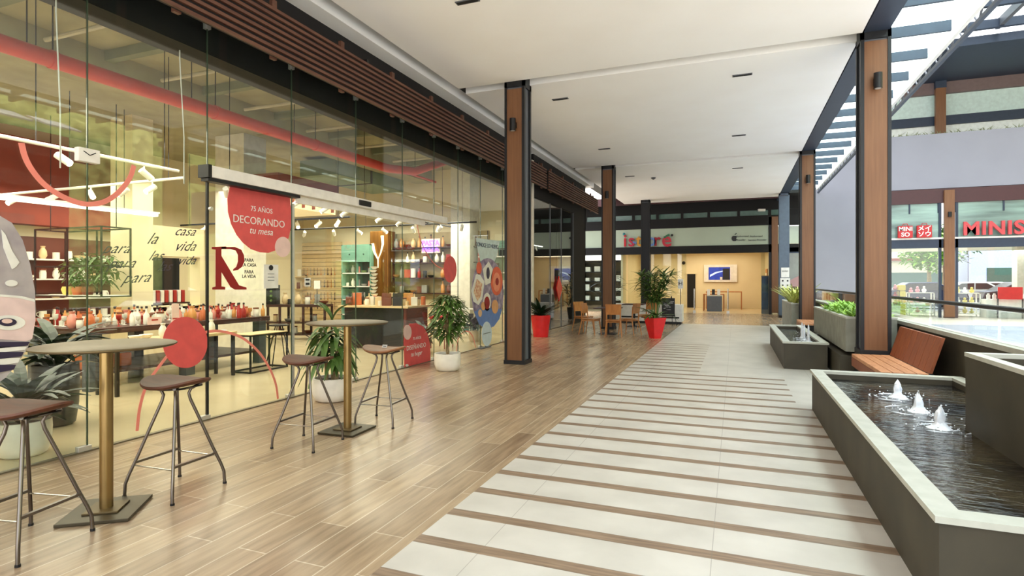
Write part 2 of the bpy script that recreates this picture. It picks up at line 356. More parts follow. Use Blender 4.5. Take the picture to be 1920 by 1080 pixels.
# ---- glass shopfront
seams=[-1.5,.6,1.95,3.27,4.49,5.74,7.07,8.35,9.45,10.45,11.55,12.85,14.9]
GX=-5.31
for i,(a,b) in enumerate(zip(seams,seams[1:])):
    w_=struct('window_%d'%(i+1),B((GX-.012,a+.006,.015),(GX,b-.006,4.6)),GLASS)
    s_=B((GX-.014,b-.004,.01),(GX+.002,b+.004,4.6)); s_.build('silicone_seam',mat('seam_green',(58,74,58),.3),w_)
    f=MB(); f.cbox((GX-.006,b-.03,.03),(.05,.11,.05)); f.build('floor_clamp',ALU,w_,bev=.004)
    f=MB(); f.cbox((GX-.006,b-.0,4.26),(.06,.05,.07)); f.build('top_clamp',ALU,w_)
struct('trim_5',B((GX-.03,-1.5,-.01),(GX+.02,14.95,.012)),mat('sill_metal',(120,112,92),.4,.5))
t=thing('door_post','thin dark door post left of the red hanging sign','post',(GX-.006,4.49,0)); B((-.014,-.010,0),(.014,.010,2.6)).build('post',BLACK,t); MB().tube([(.04,0,2.28),(.07,0,2.28)],.022).build('knob',ALU,t)
t=thing('door_post','white edged glass door stile right of the red sign','post',(GX-.006,5.76,0)); B((-.012,-.015,.0),(.02,.015,2.5)).build('post',ALU,t)
# sliding door operator
t=thing('door_operator','long white sliding door header box on the glass front','door header',(-5.22,4.36,2.6))
B((-.07,.04,0),(.07,5.33,.125)).build('housing',WHITEM,t,bev=.006); B((-.075,0,-.005),(.075,.045,.13)).build('end_cap',BLACK,t)
B((.071,2.56,.02),(.09,2.85,.10)).build('motion_sensor',BLACK,t,bev=.01); B((-.03,1.38,-.10),(.0,4.6,-.01)).build('door_rail',WHITEM,t); B((-.055,.02,-.04),(.05,1.38,-.006)).build('track',BLACK,t)
t=thing('junction_box','small white box on the near glass seam','junction box',onX(164,292,GX+.03)); B((-.03,-.09,-.06),(.03,.09,.06)).build('case',WHITEM,t,bev=.006)
MB().tube([(.031,-.05,.03),(.034,0,-.0),(.031,.05,.03)],.004).build('cable',INK,t)
for (x,y0,y1,z1,lb) in [(105,0,315,0,'pale cable hanging behind the leftmost glass, ends at a small bulb'),(337,100,345,0,'pale cable hanging behind glass above the door header')]:
    a=onX(x,y0,-5.55) if y0 else onX(x,3,-5.55); a.z=4.42; b=onX(x+8,y1,-5.55); mid=(a+b)/2
    MB().tube([a,(mid.x,a.y,mid.z+.4),(b.x,b.y,b.z+.5),b],.006,6).build('hanging_cable',PAPER); tag(bpy.context.scene.collection.objects[-1],lb,'cable')
# end wall / white post of the first shop
struct('wall_right',B((-5.40,14.96,0),(-5.28,15.1,4.9)),WHITE)
# shop 1 shell
struct('wall_back',B((-13.4,14.9,0),(-5.45,15.0,5.6)),CREAM)
struct('wall_left',B((-13.4,-1.5,0),(-13.3,14.9,5.6)),CREAM)
struct('wall_front',B((-13.4,-1.6,0),(-5.4,-1.5,5.6)),CREAM)
struct('ceiling',B((-13.4,-1.5,5.45),(-5.45,14.9,5.6)),SLABC)
m=MB()
for y in [.6,2.2,3.8,5.4,7.0,8.6,10.2,11.8,13.4]: m.box((-8.4,y,4.66),(-6.45,y+.12,4.8))
struct('trim_6',m,SLABG)
m=MB()
for y in [1.4,3.0,4.6,6.2,7.8,9.4,11.0,12.6]: m.tube([(-8.3,y,4.62),(-6.47,y,4.62)],.03,8)
for o_ in [m]: struct('trim_7',m,mat('conduit_white',(196,190,170),.5))
m=B((-8.95,-1.4,4.42),(-8.4,14.8,5.44)); struct('trim_8',m,SLABC)
struct('ceiling',B((-8.4,-1.5,4.8),(-6.45,14.9,4.9)),SLABC); struct('ceiling',B((-13.3,-1.5,4.58),(-8.95,14.9,4.68)),SLABC)
struct('wall_left',B((-13.28,2.6,2.62),(-12.9,9.4,4.3)),TERRA)  # added bulkhead, its red stands in for a mass reflected in the glass
# ducts
def duct(pts,r,label,m_=REDP):
    t=thing('red_pipe',label,'pipe',pts[0]); P0=Vector(pts[0])
    MB().tube([Vector(p)-P0 for p in pts],r,14).build('pipe',m_,t,smooth=True)
    for p,q in zip(pts,pts[1:]):
        p=Vector(p);q=Vector(q);n=int((q-p).length/1.9)
        for k in range(n):
            c=p.lerp(q,(k+.5)/max(n,1)); MB().tube([c-P0+Vector((0,0,r)),Vector((c.x,c.y,5.4))-P0],.008,6).build('hanger',BLACK,t)
            d=(q-p).normalized()*.03; MB().tube([c-d-P0,c+d-P0],r*1.12,14).build('coupling',m_,t,smooth=True)
duct([(-7.0,-1.3,3.94),(-7.0,9.2,3.94),(-7.0,10.4,3.94),(-6.8,11.2,4.0),(-6.3,12.3,4.5),(-6.3,14.7,4.5)],.092,'thick red sprinkler pipe running under the shop ceiling')
duct([(-7.6,-1.3,4.2),(-7.6,13.6,4.2)],.03,'thin red pipe parallel to the thick red pipe under the shop ceiling')
t=thing('red_duct_box','red duct box with lights hanging behind the door header','duct',(-8.8,9.4,2.95)); B((-.6,-.9,.2),(.6,.9,.65)).build('case',TERRA,t); B((-.55,-.85,.02),(.55,.85,.2)).build('grille',mat('glow_grille',(230,205,150),.5,emit=.35),t)
for k in range(6): B((-.62,-.8+k*.3,.05),(-.6+1.22,-.78+k*.3,.2)).build('fin',TERRA,t)
# teal duct on shop ceiling
t=thing('air_duct','wide grey green air duct under the shop ceiling at the far end','duct',(-9.2,11.2,3.95)); B((-.9,0,.15),(.2,3.0,.55)).build('casing',mat('duct_grey',(124,142,122),.6),t); B((-.92,1.4,.13),(.22,1.46,.57)).build('flange',GREYST,t)
# interior structural piers
struct('wall_right',B((-10.3,8.9,0),(-9.5,9.5,5.45)),WHITE)
struct('trim_9',B((-10.95,7.15,0),(-10.35,7.55,5.45)),CREAM)
struct('trim_10',B((-7.5,14.3,0),(-6.9,14.9,5.45)),WHITE)
m=MB(); m.box((-10.9,7.6,0),(-10.6,8.88,1.0)); m.box((-10.9,7.6,2.0),(-10.6,8.88,2.6)); m.box((-10.9,7.6,1.0),(-10.6,7.7,2.0)); m.box((-10.9,8.78,1.0),(-10.6,8.88,2.0)); struct('wall_right',m,CREAM)
# ---- columns
def column(x0,y0,label,wood=WOOD,plinth=.07,top=5.34,frame=BLACK,w_=.38):
    t=thing('column',label,'column',(x0,y0,0))
    c=MB(); c.box((.03,.03,0),(w_-.03,w_-.03,top)); c.build('steel_core',GREYST,t)
    c=MB()
    for a in (0,w_-.045):
        for b in (0,w_-.07): c.box((a,b,0),(a+.045,b+.07,top))
    c.box((0,0,5.0),(w_,w_,top)); c.build('steel_frame',frame,t)
    for b in (0.012,w_-.042): B((.045,b,plinth),(w_-.045,b+.03,4.97)).build('timber_panel',wood,t)
    B((-.012,-.012,0),(w_+.012,w_+.012,plinth)).build('plinth',BLACK,t)
    return t
column(-3.89,9.5,'near left column clad in brown timber between black steel edges')
column(-3.89,17.5,'second left timber column standing behind the restaurant chairs')
column(-3.89,25.5,'black column in front of the far coloured letter sign',BLACK)
column(1.70,9.5,'tall pale timber column behind the near bench',WOODL,.5)
column(1.68,17.5,'pale timber column behind the yellow leaved planter',WOODL,.3)
c4=column(1.68,25.5,'blue grey steel column with two papers, right of far shop',BLUEGREY,.1,5.08,BLUEGREY)
for z_,s_,lb in [(1.85,.30,'white notice sheet on blue grey column, upper one'),(1.42,.36,'white pictogram sheet on blue grey column, lower one')]:
    t=thing('notice',lb,'notice',(1.9,25.49,z_)); B((-s_/2,-.012,-.2),(s_/2,-.001,.2)).build('sheet',PAPER,t)
    if s_>.32:
        for a in (-.09,.09):
            for b in (-.09,.09): B((a-.03,-.016,b-.03),(a+.03,-.012,b+.03)).build('pictogram',INK,t)
    else: text('AVISO',.08,(1.9,25.475,z_+.05),RY,INK,'lettering',t)
def sconce(x,y,z,label,y_=0):
    t=thing('wall_light',label,'wall light',(x,y,z)); B((-.045,-.03,-.05),(.045,0,.05)).build('bracket',BLACK,t)
    MB().lathe([(.05,-.11),(.055,-.11),(.055,.11),(.05,.11)],(0,-.085,0),16).build('shade',BLACK,t,smooth=True)
    MB().lathe([(.04,-.114),(.04,-.111)],(0,-.085,0),12).build('lens',mat('lens_glass',(200,200,196),.2),t)
sconce(-3.7,9.51,4.30,'black cylinder wall light high on the near left column')
sconce(-3.7,17.51,4.18,'black wall light on the second left column')
sconce(1.90,9.51,4.36,'black wall light high on the near right column')
sconce(1.87,17.51,4.30,'black wall light on the farther right column')
# ================================================================ RIGHT SIDE: canopy, parapet, fountains, benches
m=MB()
t=thing('glass_canopy','glass canopy on dark cross blades right of the white ceiling','canopy',(2.0,0,5.2))
y=-.9; k=0
while y<27:
    B((.08,y,.06),(1.02,y+.05,.22)).build('cross_blade',NAVY,t); y+=1.12
y=-1.46
while y<27:
    B((.08,y+.02,.30),(1.22,y+2.2,.315)).build('glass_panel',FROST,t); y+=2.24
B((1.2,-1.4,.16),(1.26,27,.40)).build('edge_gutter',WHITEM,t)
t=thing('truss_beam','dark lattice edge beam parallel to the canopy','beam',(3.36,-1,5.35)); B((0,0,.0),(.06,29,.06)).build('lower_chord',NAVY,t); B((0,0,.30),(.06,29,.36)).build('upper_chord',NAVY,t)
m=MB()
for k in range(48): m.tube([(.03,k*.6+.05,.03),(.03,k*.6+.35,.33),(.03,k*.6+.62,.03)],.016,6)
m.build('lattice_bars',GREYST,t)
# parapet
t=thing('parapet','long dark concrete parapet wall with pale coping behind the bench','parapet',(2.3,-1.5,0)); B((0,0,0),(.13,29,.86)).build('wall',CONC,t); B((-.02,0,.86),(.15,29,.91)).build('coping',CONCL,t)
t=thing('glass_balustrade','glass balustrade with dark handrail on top of the parapet','railing',(2.36,-1.5,.91))
for k in range(14): B((0,k*2.07+.02,.0),(.012,k*2.07+2.05,.30)).build('glass_panel',RAIL_GLASS,t)
MB().tube([(.006,0,.33),(.006,29,.33)],.024,12).build('handrail',BLACK,t,smooth=True)
# fountains
def basin(x0,y0,x1,y1,h,label,jets,notch=None,foamR=.1,jh=.16):
    t=thing('fountain',label,'fountain',(x0,y0,0)); W=x1-x0; L=y1-y0; r=.02
    m=MB(); th=.12
    m.box((r,r,0),(th,L-r,h-.03)); m.box((W-th,r,0),(W-r,L-r,h-.03)); m.box((th,r,0),(W-th,th,h-.03)); m.box((th,L-th,0),(W-th,L-r,h-.03)); m.build('basin_wall',CONC,t)
    m=MB(); m.poly([(0,0,h-.03),(W,0,h-.03),(W,L,h-.03),(0,L,h-.03)],(0,0,.0001)) ; m.bm.free(); m=MB()
    o=[(0,0),(W,0),(W,L),(0,L)]; i=[(th,th),(W-th,th),(W-th,L-th),(th,L-th)]
    for a in range(4):
        b=(a+1)%4; m.poly([(*o[a],h-.03),(*o[b],h-.03),(*i[b],h-.03),(*i[a],h-.03)],(0,0,.03))
    m.build('rim',CONCL,t); B((th-.01,th-.01,.02),(W-th+.01,L-th+.01,.05)).build('basin_floor',mat('basin_pebbles',(110,92,70),.8,rgb2=(50,44,38),scale=30),t)
    B((th,th,.05),(W-th,L-th,h-.085)).build('water',WATER,t)
    for (jx,jy) in jets:
        m=MB(); jx-=x0; jy-=y0; z=h-.09
        m.lathe([(foamR*.9,0),(foamR*.55,.02),(foamR*.34,.05),(foamR*.36,jh*.5),(foamR*.25,jh*.8),(foamR*.08,jh)],(jx,jy,z),14,lambda p:p*(1+random.uniform(-.12,.12)))
        m.build('water_jet',FOAM,t,smooth=True); m=MB()
        for q in range(46):
            a=random.uniform(0,2*PI); rr=foamR*random.uniform(.6,2.6); m.ico((jx+rr*math.cos(a),jy+rr*math.sin(a),z+.005+random.random()**3*jh*.5),random.uniform(.003,.009),1,(1,1,.7))
        for q in range(7):
            a=random.uniform(0,6.28); r0=foamR*(1.1+.25*q)
            m.tube([(jx+r0*math.cos(a+s),jy+r0*math.sin(a+s)*.8,z+.006) for s in (0,.2,.4,.6,.8)],[.001,.006,.007,.005,.001],6)
        o=m.build('splash',FOAM,t,smooth=True); o['kind']='stuff'
    return t
jets=[onZ(1683,745,.38)[:2],onZ(1722,772,.38)[:2],onZ(1762,803,.38)[:2]]
basin(.82,3.0,2.28,7.47,.466,'large foreground fountain basin with three bubbling jets',jets)
basin(.76,10.7,1.46,14.85,.466,'smaller concrete fountain basin farther along the walkway',[(1.22,12.0),(1.26,11.7),(1.22,12.4)],foamR=.06,jh=.30)
# planters
def planter(x0,y0,x1,y1,z0,z1,label,kind,side=CONC):
    t=thing('planter',label,'planter',(x0,y0,z0)); W=x1-x0; L=y1-y0; H=z1-z0; th=.07; m=MB()
    m.box((0,0,0),(th,L,H-.03)); m.box((W-th,0,0),(W,L,H-.03)); m.box((th,0,0),(W-th,th,H-.03)); m.box((th,L-th,0),(W-th,L,H-.03)); m.box((th,th,0),(W-th,L-th,.04)); m.build('body',side,t)
    o=[(-.005,-.005),(W+.005,-.005),(W+.005,L+.005),(-.005,L+.005)]; i=[(th,th),(W-th,th),(W-th,L-th),(th,L-th)]; m=MB()
    for a in range(4):
        b=(a+1)%4; m.poly([(*o[a],H-.03),(*o[b],H-.03),(*i[b],H-.03),(*i[a],H-.03)],(0,0,.03))
    m.build('rim',CONCL,t); B((th,th,.04),(W-th,L-th,H-.08)).build('soil',SOIL,t)
    m=MB()
    if kind=='shrub':
        for q in range(1500):
            x=random.uniform(th,W-th); yy=random.uniform(th,L*.72); hh=.14*(1-(abs(x-W/2)/(W/2))**2)+.04
            m.leaf((x,yy,H-.08+random.uniform(.02,hh)),random.uniform(0,6.28),random.uniform(.08,.16),.035,random.uniform(.5,1.3),random.uniform(.0,.4),3)
        m.build('foliage',LEAFB,t)
    elif kind=='yellow':
        for q in range(9):
            x=random.uniform(.08,W*.6); yy=random.uniform(.6,1.7)
            for k in range(16): m.leaf((x,yy,H-.08),random.uniform(0,6.28),random.uniform(.4,.75),.05,random.uniform(1.0,1.45),random.uniform(.0,.3),5)
        m.build('foliage',LEAFY,t)
    else: m.bm.free()
    return t
planter(1.61,2.0,2.15,5.2,.37,.967,'tall empty concrete planter over the foreground fountain, right edge','none')
planter(1.58,9.95,2.25,13.7,.42,.955,'concrete planter full of bright green shrub beside the pale column','shrub',CONCG)
planter(1.50,17.95,2.1,21.4,.0,.87,'far concrete planter holding yellow striped leaves','yellow',CONCG)
B((1.50,9.93,0),(2.28,13.9,.36)).build('plinth',CONC); tag(COL.objects[-1],'low concrete plinth under the green shrub planter','plinth')
B((1.7,10.0,.362),(2.2,13.6,.418)).build('shadow_gap_base',BLACK); tag(COL.objects[-1],'recessed base between shrub planter and plinth, blackened as a shadow gap','plinth')  # black colour paints the shadow gap under the planter overhang
def bench(y0,y1,label,lean=.12):
    t=thing('bench',label,'bench',(1.57,y0,0)); L=y1-y0
    for k in range(4): B((.002+k*.118,0,.405),(.112+k*.118,L,.45))  .build('seat_board',mat('bench_seat_timber',(204,146,104),.45,rgb2=(176,118,80),scale=3,stretch=(16,2,2)),t,bev=.003)
    B((.0,.0,.28),(.03,L,.402)).build('fascia_board',BENCHW,t)
    n=8
    for k in range(n):
        a=k*L/n; m=MB(); m.poly([(.47,a+.004,.455),(.50,a+.004,.455),(.50+lean,a+.004,.86),(.47+lean,a+.004,.86)],(0,L/n-.008,0)); m.build('back_board',BENCHW,t)
    B((.08,.04,0),(.62,L-.04,.27)).build('base',CONC,t); B((.06,.02,.27),(.6,L-.02,.40)).build('frame',BLACK,t)
bench(7.66,9.42,'near timber bench with slatted leaning back behind the large fountain')
bench(15.7,17.3,'far timber bench at the foot of the farther right column')
# ================================================================ FAR SHOPS
def fasc(a,b,m_,n='trim_11'): return struct(n,B(a,b),m_)
fasc((-9.5,26.62,5.05),(1.72,26.75,5.4),MAROON,'trim_12')
m=MB(); m.box((-9.5,28,4.72),(2.9,28.15,5.6)); m.box((-9.5,28,4.03),(2.9,28.15,4.48)); m.box((-9.5,28,2.8),(2.9,28.15,3.16))
for x in [-9.5,-8.3,-7.1,-5.9,-4.7,-3.55,-2.4,-1.2,0.1,1.4,2.7]: m.box((x,28.01,4.4),(x+.12,28.14,4.8))
struct('wall_far',m,BACKB)
struct('ceiling',B((-9.5,26.76,5.25),(2.9,28.0,5.4)),BACKB)
struct('window_20',B((-9.5,28.06,4.48),(2.9,28.075,4.72)),mat('clerestory_glass',(96,124,116),.15))
struct('wall_far',B((-9.5,28.05,3.16),(1.42,28.12,4.03)),SIGNG)
struct('trim_13',B((1.54,27.96,0.07),(1.8,28.1,4.4)),WOOD)
struct('trim_14',B((1.42,28.0,0),(1.54,28.15,4.4)),BLACK)
# glass of far shop
struct('window_21',B((1.1,28.06,.02),(1.42,28.072,2.8)),GLASS)
struct('window_22',B((-4.9,28.06,.02),(-2.15,28.072,2.8)),GLASS)
struct('window_23',B((-9.5,28.06,.02),(-5.0,28.072,2.8)),GLASS)
for n_,(px_,lb) in enumerate([(1302,'left tall chrome door pull of the far lit shop'),(1365,'right tall chrome door pull of the far lit shop')]):
    p=onY(px_,560,28.0); t=thing('door_pull_bar',lb,'pull bar',(p.x,27.99,0)); MB().tube([(0,0,.18),(0,0,1.15)],.028,10).build('bar',CHROME,t,smooth=True); B((-.06,-.02,.0),(.06,.05,.12)).build('foot',ALU,t)
# shell
struct('wall_back',B((-5.3,33.6,0),(2.9,33.7,3.3)),CREAM)
struct('wall_right',B((1.5,28.3,0),(1.6,33.6,3.3)),CREAM)
struct('wall_left',B((-5.3,28.3,0),(-5.2,33.6,3.3)),CREAM)
struct('ceiling',B((-9.5,28.2,3.1),(2.9,33.7,3.2)),CREAM)
for px_,py_ in [(1317,480),(1341,480),(1363,477),(1396,475)]:
    p=onZ(px_,py_,3.08); t=thing('downlight','glowing lamp in the far shop ceiling','lamp',(p.x,min(p.y,32.8),3.1),0,'glowing lamps in the far shop ceiling'); B((-.16,-.16,-.05),(.16,.16,0)).build('housing',WHITEM,t); B((-.13,-.13,-.056),(.13,.13,-.05)).build('diffuser',LAMPE,t)
t=thing('wall_screen','white framed wall screen showing a blue and black picture','screen',(-.75,33.55,1.93)); B((-.86,-.06,-.48),(.86,0,.48)).build('frame',WHITEM,t); B((-.62,-.07,-.36),(.5,-.061,.34)).build('picture',mat('blue_picture',(30,54,150),.4,rgb2=(16,26,80),scale=5,emit=.5),t)
MB().poly([(-.55,-.078,-.2),(-.2,-.078,.0),(.2,-.078,.12),(.2,-.078,.16),(-.25,-.078,.08),(-.55,-.078,-.08)],(0,.006,0)).build('swoosh',mat('pale_swoosh',(180,200,240),.4,emit=.4),t)
B((.12,-.082,-.36),(.48,-.071,.26)).build('device_picture',INK,t); B((-.02,-.085,-.36),(.1,-.071,-.2)).build('white_device',PAPER,t)
def table(name,label,x0,y0,x1,y1,h,m_,leg=.05,th=.05,cat='table'):
    t=thing(name,label,cat,(x0,y0,0)); W=x1-x0;L=y1-y0
    B((0,0,h-th),(W,L,h)).build('tabletop',m_,t,bev=.005)
    for a in (0,W-leg):
        for b in (0,L-leg): B((a,b,0),(a+leg,b+leg,h-th)).build('leg',m_,t)
    return t
table('display_table','light wooden display table under the wall screen',-1.45,32.2,.35,33.0,.95,CWOOD)
table('display_table','small wooden display table with grey front in the far shop',-1.5,30.2,-.5,31.2,.85,CWOOD)
t=thing('display_stand','grey block stand in the middle of the far shop','stand',(-.95,30.0,0)); B((-.35,-.25,0),(.35,.15,.75)).build('body',GREYST,t); B((-.36,-.26,.75),(.36,.16,.79)).build('top',CONCL,t)
for k,(dx,lb) in enumerate([(-.28,'white tablet left on the grey stand'),(-.05,'dark tablet in the middle of grey stand'),(.2,'white tablet right on the grey stand')]):
    t=thing('tablet',lb,'tablet',(-.95+dx,29.95,.79)); MB().cbox((0,0,.16),(.14,.02,.28),0,-.2).build('screen',INK if k==1 else PAPER,t); B((-.05,-.04,0),(.05,.06,.02)).build('stand',ALU,t)
t=thing('doorway_panel','dark back doorway at the left of the far shop','doorway',(-2.3,33.56,0)); B((-.22,-.02,0),(.22,0,1.9)).build('opening',BACKB,t); B((-.3,-.03,1.9),(.3,0,2.0)).build('lintel',CREAM,t)
t=thing('poster','tall blue poster behind the side glass of the far shop','poster',(1.28,28.35,.2)); B((-.13,0,0),(.13,.02,1.5)).build('sheet',mat('blue_poster',(36,74,120),.4,rgb2=(20,40,70),scale=3),t); B((-.15,.02,-.2),(.15,.05,1.55)).build('frame',GREYST,t)
t=thing('poster','orange display panel on the right wall of the far shop','poster',(1.48,31,0.4)); B((-.03,-.7,0),(0,.7,1.7)).build('panel',mat('orange_panel',(220,140,60),.5),t); B((-.035,-.5,.9),(-.031,.5,1.5)).build('print',PAPER,t)
t=thing('security_camera','small dark dome camera on the cream wall of the far shop','camera',onY(1282,493,33.5)); MB().ico((0,-.05,0),.1,2).build('dome',BLACK,t,smooth=True); B((-.05,-.02,0),(.05,.02,.12)).build('bracket',WHITEM,t)
# multicoloured letters
t=thing('shop_sign','multicoloured lower case letter sign on the far pale band','sign',(-4,27.98,3.5))
LC={'i':(190,30,44),'s':(176,34,60),'t':(204,140,40),'o':(96,124,178),'r':(150,24,40),'e':(190,40,60)}
for ch,x0,cc in [('i',1172,'i'),('s',1184,'s'),('t',1198,'t'),('o',1221,'o'),('r',1232,'r'),('e',1250,'e')]:
    p=onY(x0,450,27.98); text(ch,.86 if ch!='e' else 1.0,(p.x,27.98,3.47),RY,mat('letter_'+ch,LC[ch],.4),'letter_'+ch,t,.03,bold=.012)
p=onY(1170,439,27.96); MB().ico((p.x+4,-.02,p.z-3.5),.07,2,(1,.4,1)).build('dot',mat('teal_dot',(50,120,130),.4),t)
p=onY(1250,441,27.95); MB().cbox((p.x+4,-.03,p.z-3.54),(.3,.03,.09),0,0,-.5).build('green_arc',mat('green_arc',(40,110,70),.4),t)
p=onY(1260,441,27.96); MB().ico((p.x+4,-.02,p.z-3.5),.06,2,(1,.4,1)).build('degree_dot',INK,t)
p=onY(1190,457,27.95); MB().cbox((p.x+4,-.035,p.z-3.45),(.18,.03,.09),0,0,.4).build('blue_swash',mat('letter_o',LC['o'],.4),t)
# fruit emblem and small lettering
p=onY(1377,447,28.04); t=thing('emblem_sign','black fruit emblem with small lettering, right part of far sign band','sign',p)
def fruit(cx,cz,s):
    pts=[]
    for k in range(28):
        a=2*PI*k/28+PI/2; r=1-.16*math.exp(-((math.sin(a/2+PI/4))**2)*14 if False else -((a-PI/2)%(2*PI)-0)**2*6)-.12*math.exp(-(((a-PI/2)%(2*PI))-PI)**2*8)-.16*math.exp(-(((a-PI/2)%(2*PI))-2*PI)**2*6)
        x=math.cos(a)*r*.88; z=math.sin(a)*r
        if x>.5 and abs(z)<.42: x=.88-.34*math.cos(z/.42*PI/2)
        pts.append((cx+x*s,0,cz+z*s))
    return pts
MB().poly(fruit(0,0,.14),(0,-.02,0)).build('emblem',INK,t)
m=MB(); m.poly([(.0,0,.16),(.03,0,.2),(.09,0,.25),(.09,0,.21),(.05,0,.17)],(0,-.02,0)); m.build('emblem_leaf',INK,t)
for s_,x_,z_ in [('Authorized',1392,443),('Reseller',1390,450),('Authorized',1418,443),('Service Provider',1420,450)]:
    q=onY(x_,z_,28.03); text(s_,.115,q,RY,INK,'small_lettering',t,.004)
# display shelving left of black column
t=thing('display_shelving','black shelving with white goods behind the second left column','shelving',(-8.6,29.2,0)); m=MB()
for x in (0,1.1,2.2,3.3): m.box((x,0,0),(x+.05,.45,2.6))
for z in (.45,.95,1.45,1.95,2.5): m.box((0,0,z),(3.35,.45,z+.04))
m.build('frame',BLACK,t); B((0,.44,0),(3.35,.47,2.6)).build('back_panel',mat('shelf_back',(110,96,72),.6),t)
for k in range(22):
    x=-8.35+.55*(k%6)-(.02 if k%2 else 0); z=[.49,.99,1.49,1.99][k//6]; h=random.uniform(.12,.34); wd=random.uniform(.2,.4)
    o=B((-wd/2,0,0.001),(wd/2,.25,h)).build('white_carton',PAPER,bev=.004); o.location=(x,29.25,z); tag(o,'white carton on the black shelving behind the second left column','box','white cartons on the black far shelving')
# ================================================================ CAFE (dark shop)
m=MB(); m.box((-5.42,15.12,3.9),(-5.3,21.1,5.25)); m.box((-5.4,19.4,0),(-5.3,21.1,3.9)); m.box((-9.5,21.0,0),(-5.3,21.1,5.25)); m.box((-12,15.02,0),(-11.9,21.1,4.2)); m.box((-12,15.1,4.0),(-5.4,21.1,4.2)); struct('wall_left',m,BACKB)
for i,(a,b) in enumerate([(15.12,16.7),(16.7,17.9),(17.9,19.4)]): struct('window_%d'%(30+i),B((GX-.012,a+.01,.02),(GX,b-.01,3.9)),GLASS)
m=MB()
for y in (15.14,16.7,17.9,19.4): m.box((GX-.03,y-.02,0),(GX+.01,y+.02,3.9))
struct('trim_15',m,GREYST)
t=thing('track_light','white lighting rail with spot heads inside the dark cafe','track light',(-6.6,16.2,2.75)); B((-.02,0,0),(.02,3.6,.03)).build('rail',LAMPW,t)
for k in range(4): MB().tube([(0,.5+k*.8,0),(0,.5+k*.8,-.08),(.05,.45+k*.8,-.16)],[.012,.02,.03],8).build('spot_head',WHITEM,t)
t=thing('cafe_counter','lit shelf counter inside the dark cafe','counter',(-9.5,15.6,0)); B((0,0,0),(.6,4.6,1.0)).build('body',mat('cafe_counter_wood',(90,60,38),.5),t); B((-.02,-.02,1.0),(.64,4.64,1.04)).build('top',CONCL,t); B((-.6,0,2.3),(-.2,4.2,2.5)).build('light_box',mat('cafe_lightbox',(250,230,180),.5,emit=1.6),t)
m=MB(); a=onX(1047,518,-5.28); bb=onX(1053,540,-5.28); c=onX(1047,565,-5.28); d=onX(1042,540,-5.28)
t=thing('diamond_ornament','red diamond shaped ornament on the dark cafe glass','ornament',(-5.28,bb.y*.5+d.y*.5,1.4)); MB().poly([Vector(p)-t.location for p in (a,bb,c,d)],(.03,0,0)).build('diamond',REDB,t); MB().tube([(0.01,0,a.z-1.4),(.01,0,2.4)],.004,6).build('cord',INK,t)
t=thing('low_stool','grey metal stool behind the cafe glass','stool',(-6.1,17.6,0)); MB().lathe([(.17,.45),(.18,.47),(.15,.48)],n=16).build('seat',GREYST,t)
for k in range(4): a=k*PI/2+.4; MB().tube([(.14*math.cos(a),.14*math.sin(a),.45),(.2*math.cos(a),.2*math.sin(a),0)],.014,6).build('leg',GREYST,t)
# cafe furniture
def rest_chair():
    t=thing('dining_chair','x','chair')
    B((-.21,-.2,.43),(.21,.21,.455)).build('seat',CWOOD,t,bev=.008)
    m=MB(); m.poly([(-.2,.19,.60),(.2,.19,.60),(.21,.235,.88),(-.21,.235,.88)],(0,.018,0)); m.build('backrest',CWOOD,t)
    for sx in (-1,1):
        MB().tube([(sx*.18,-.17,.43),(sx*.21,-.22,0)],[.018,.012],8).build('leg',CWOOD,t)
        MB().tube([(sx*.18,.21,.8),(sx*.18,.19,.43),(sx*.22,.27,0)],[.016,.018,.012],8).build('leg',CWOOD,t)
    m=MB(); m.tube([(-.19,-.18,.40),(.19,-.18,.40),(.19,.18,.40),(-.19,.18,.40)],.014,6,closed=True); m.build('seat_frame',CWOOD,t)
    return t
ch=rest_chair(); ch.location=(-3.75,15.55,0); ch.rotation_euler=(0,0,1.35)
ch['label']='wooden chair with pale back at the left of the cafe table'
dup(ch,(-3.05,15.25,0),PI+.15,'brown plywood chair turned with its back to the walkway, front of cafe table')
dup(ch,(-2.75,15.9,0),-1.9,'wooden chair on the right side of the front cafe table')
dup(ch,(-2.55,18.0,0),-.5,'wooden chair at the rear cafe table, next to the column')
dup(ch,(-4.2,16.5,0),1.0,'dark wooden chair farthest left, near the cafe glass')
def cafe_table(x,y,label):
    t=thing('cafe_table',label,'table',(x,y,0)); B((-.35,-.35,.72),(.35,.35,.75)).build('tabletop',DWOOD,t,bev=.004); MB().tube([(0,0,.02),(0,0,.72)],.035,10).build('pole',BLACK,t); B((-.22,-.22,0),(.22,.22,.02)).build('base',BLACK,t); return t
cafe_table(-3.35,15.95,'dark square cafe table among the wooden chairs, front one'); cafe_table(-3.1,18.9,'dark square cafe table behind the second left column')
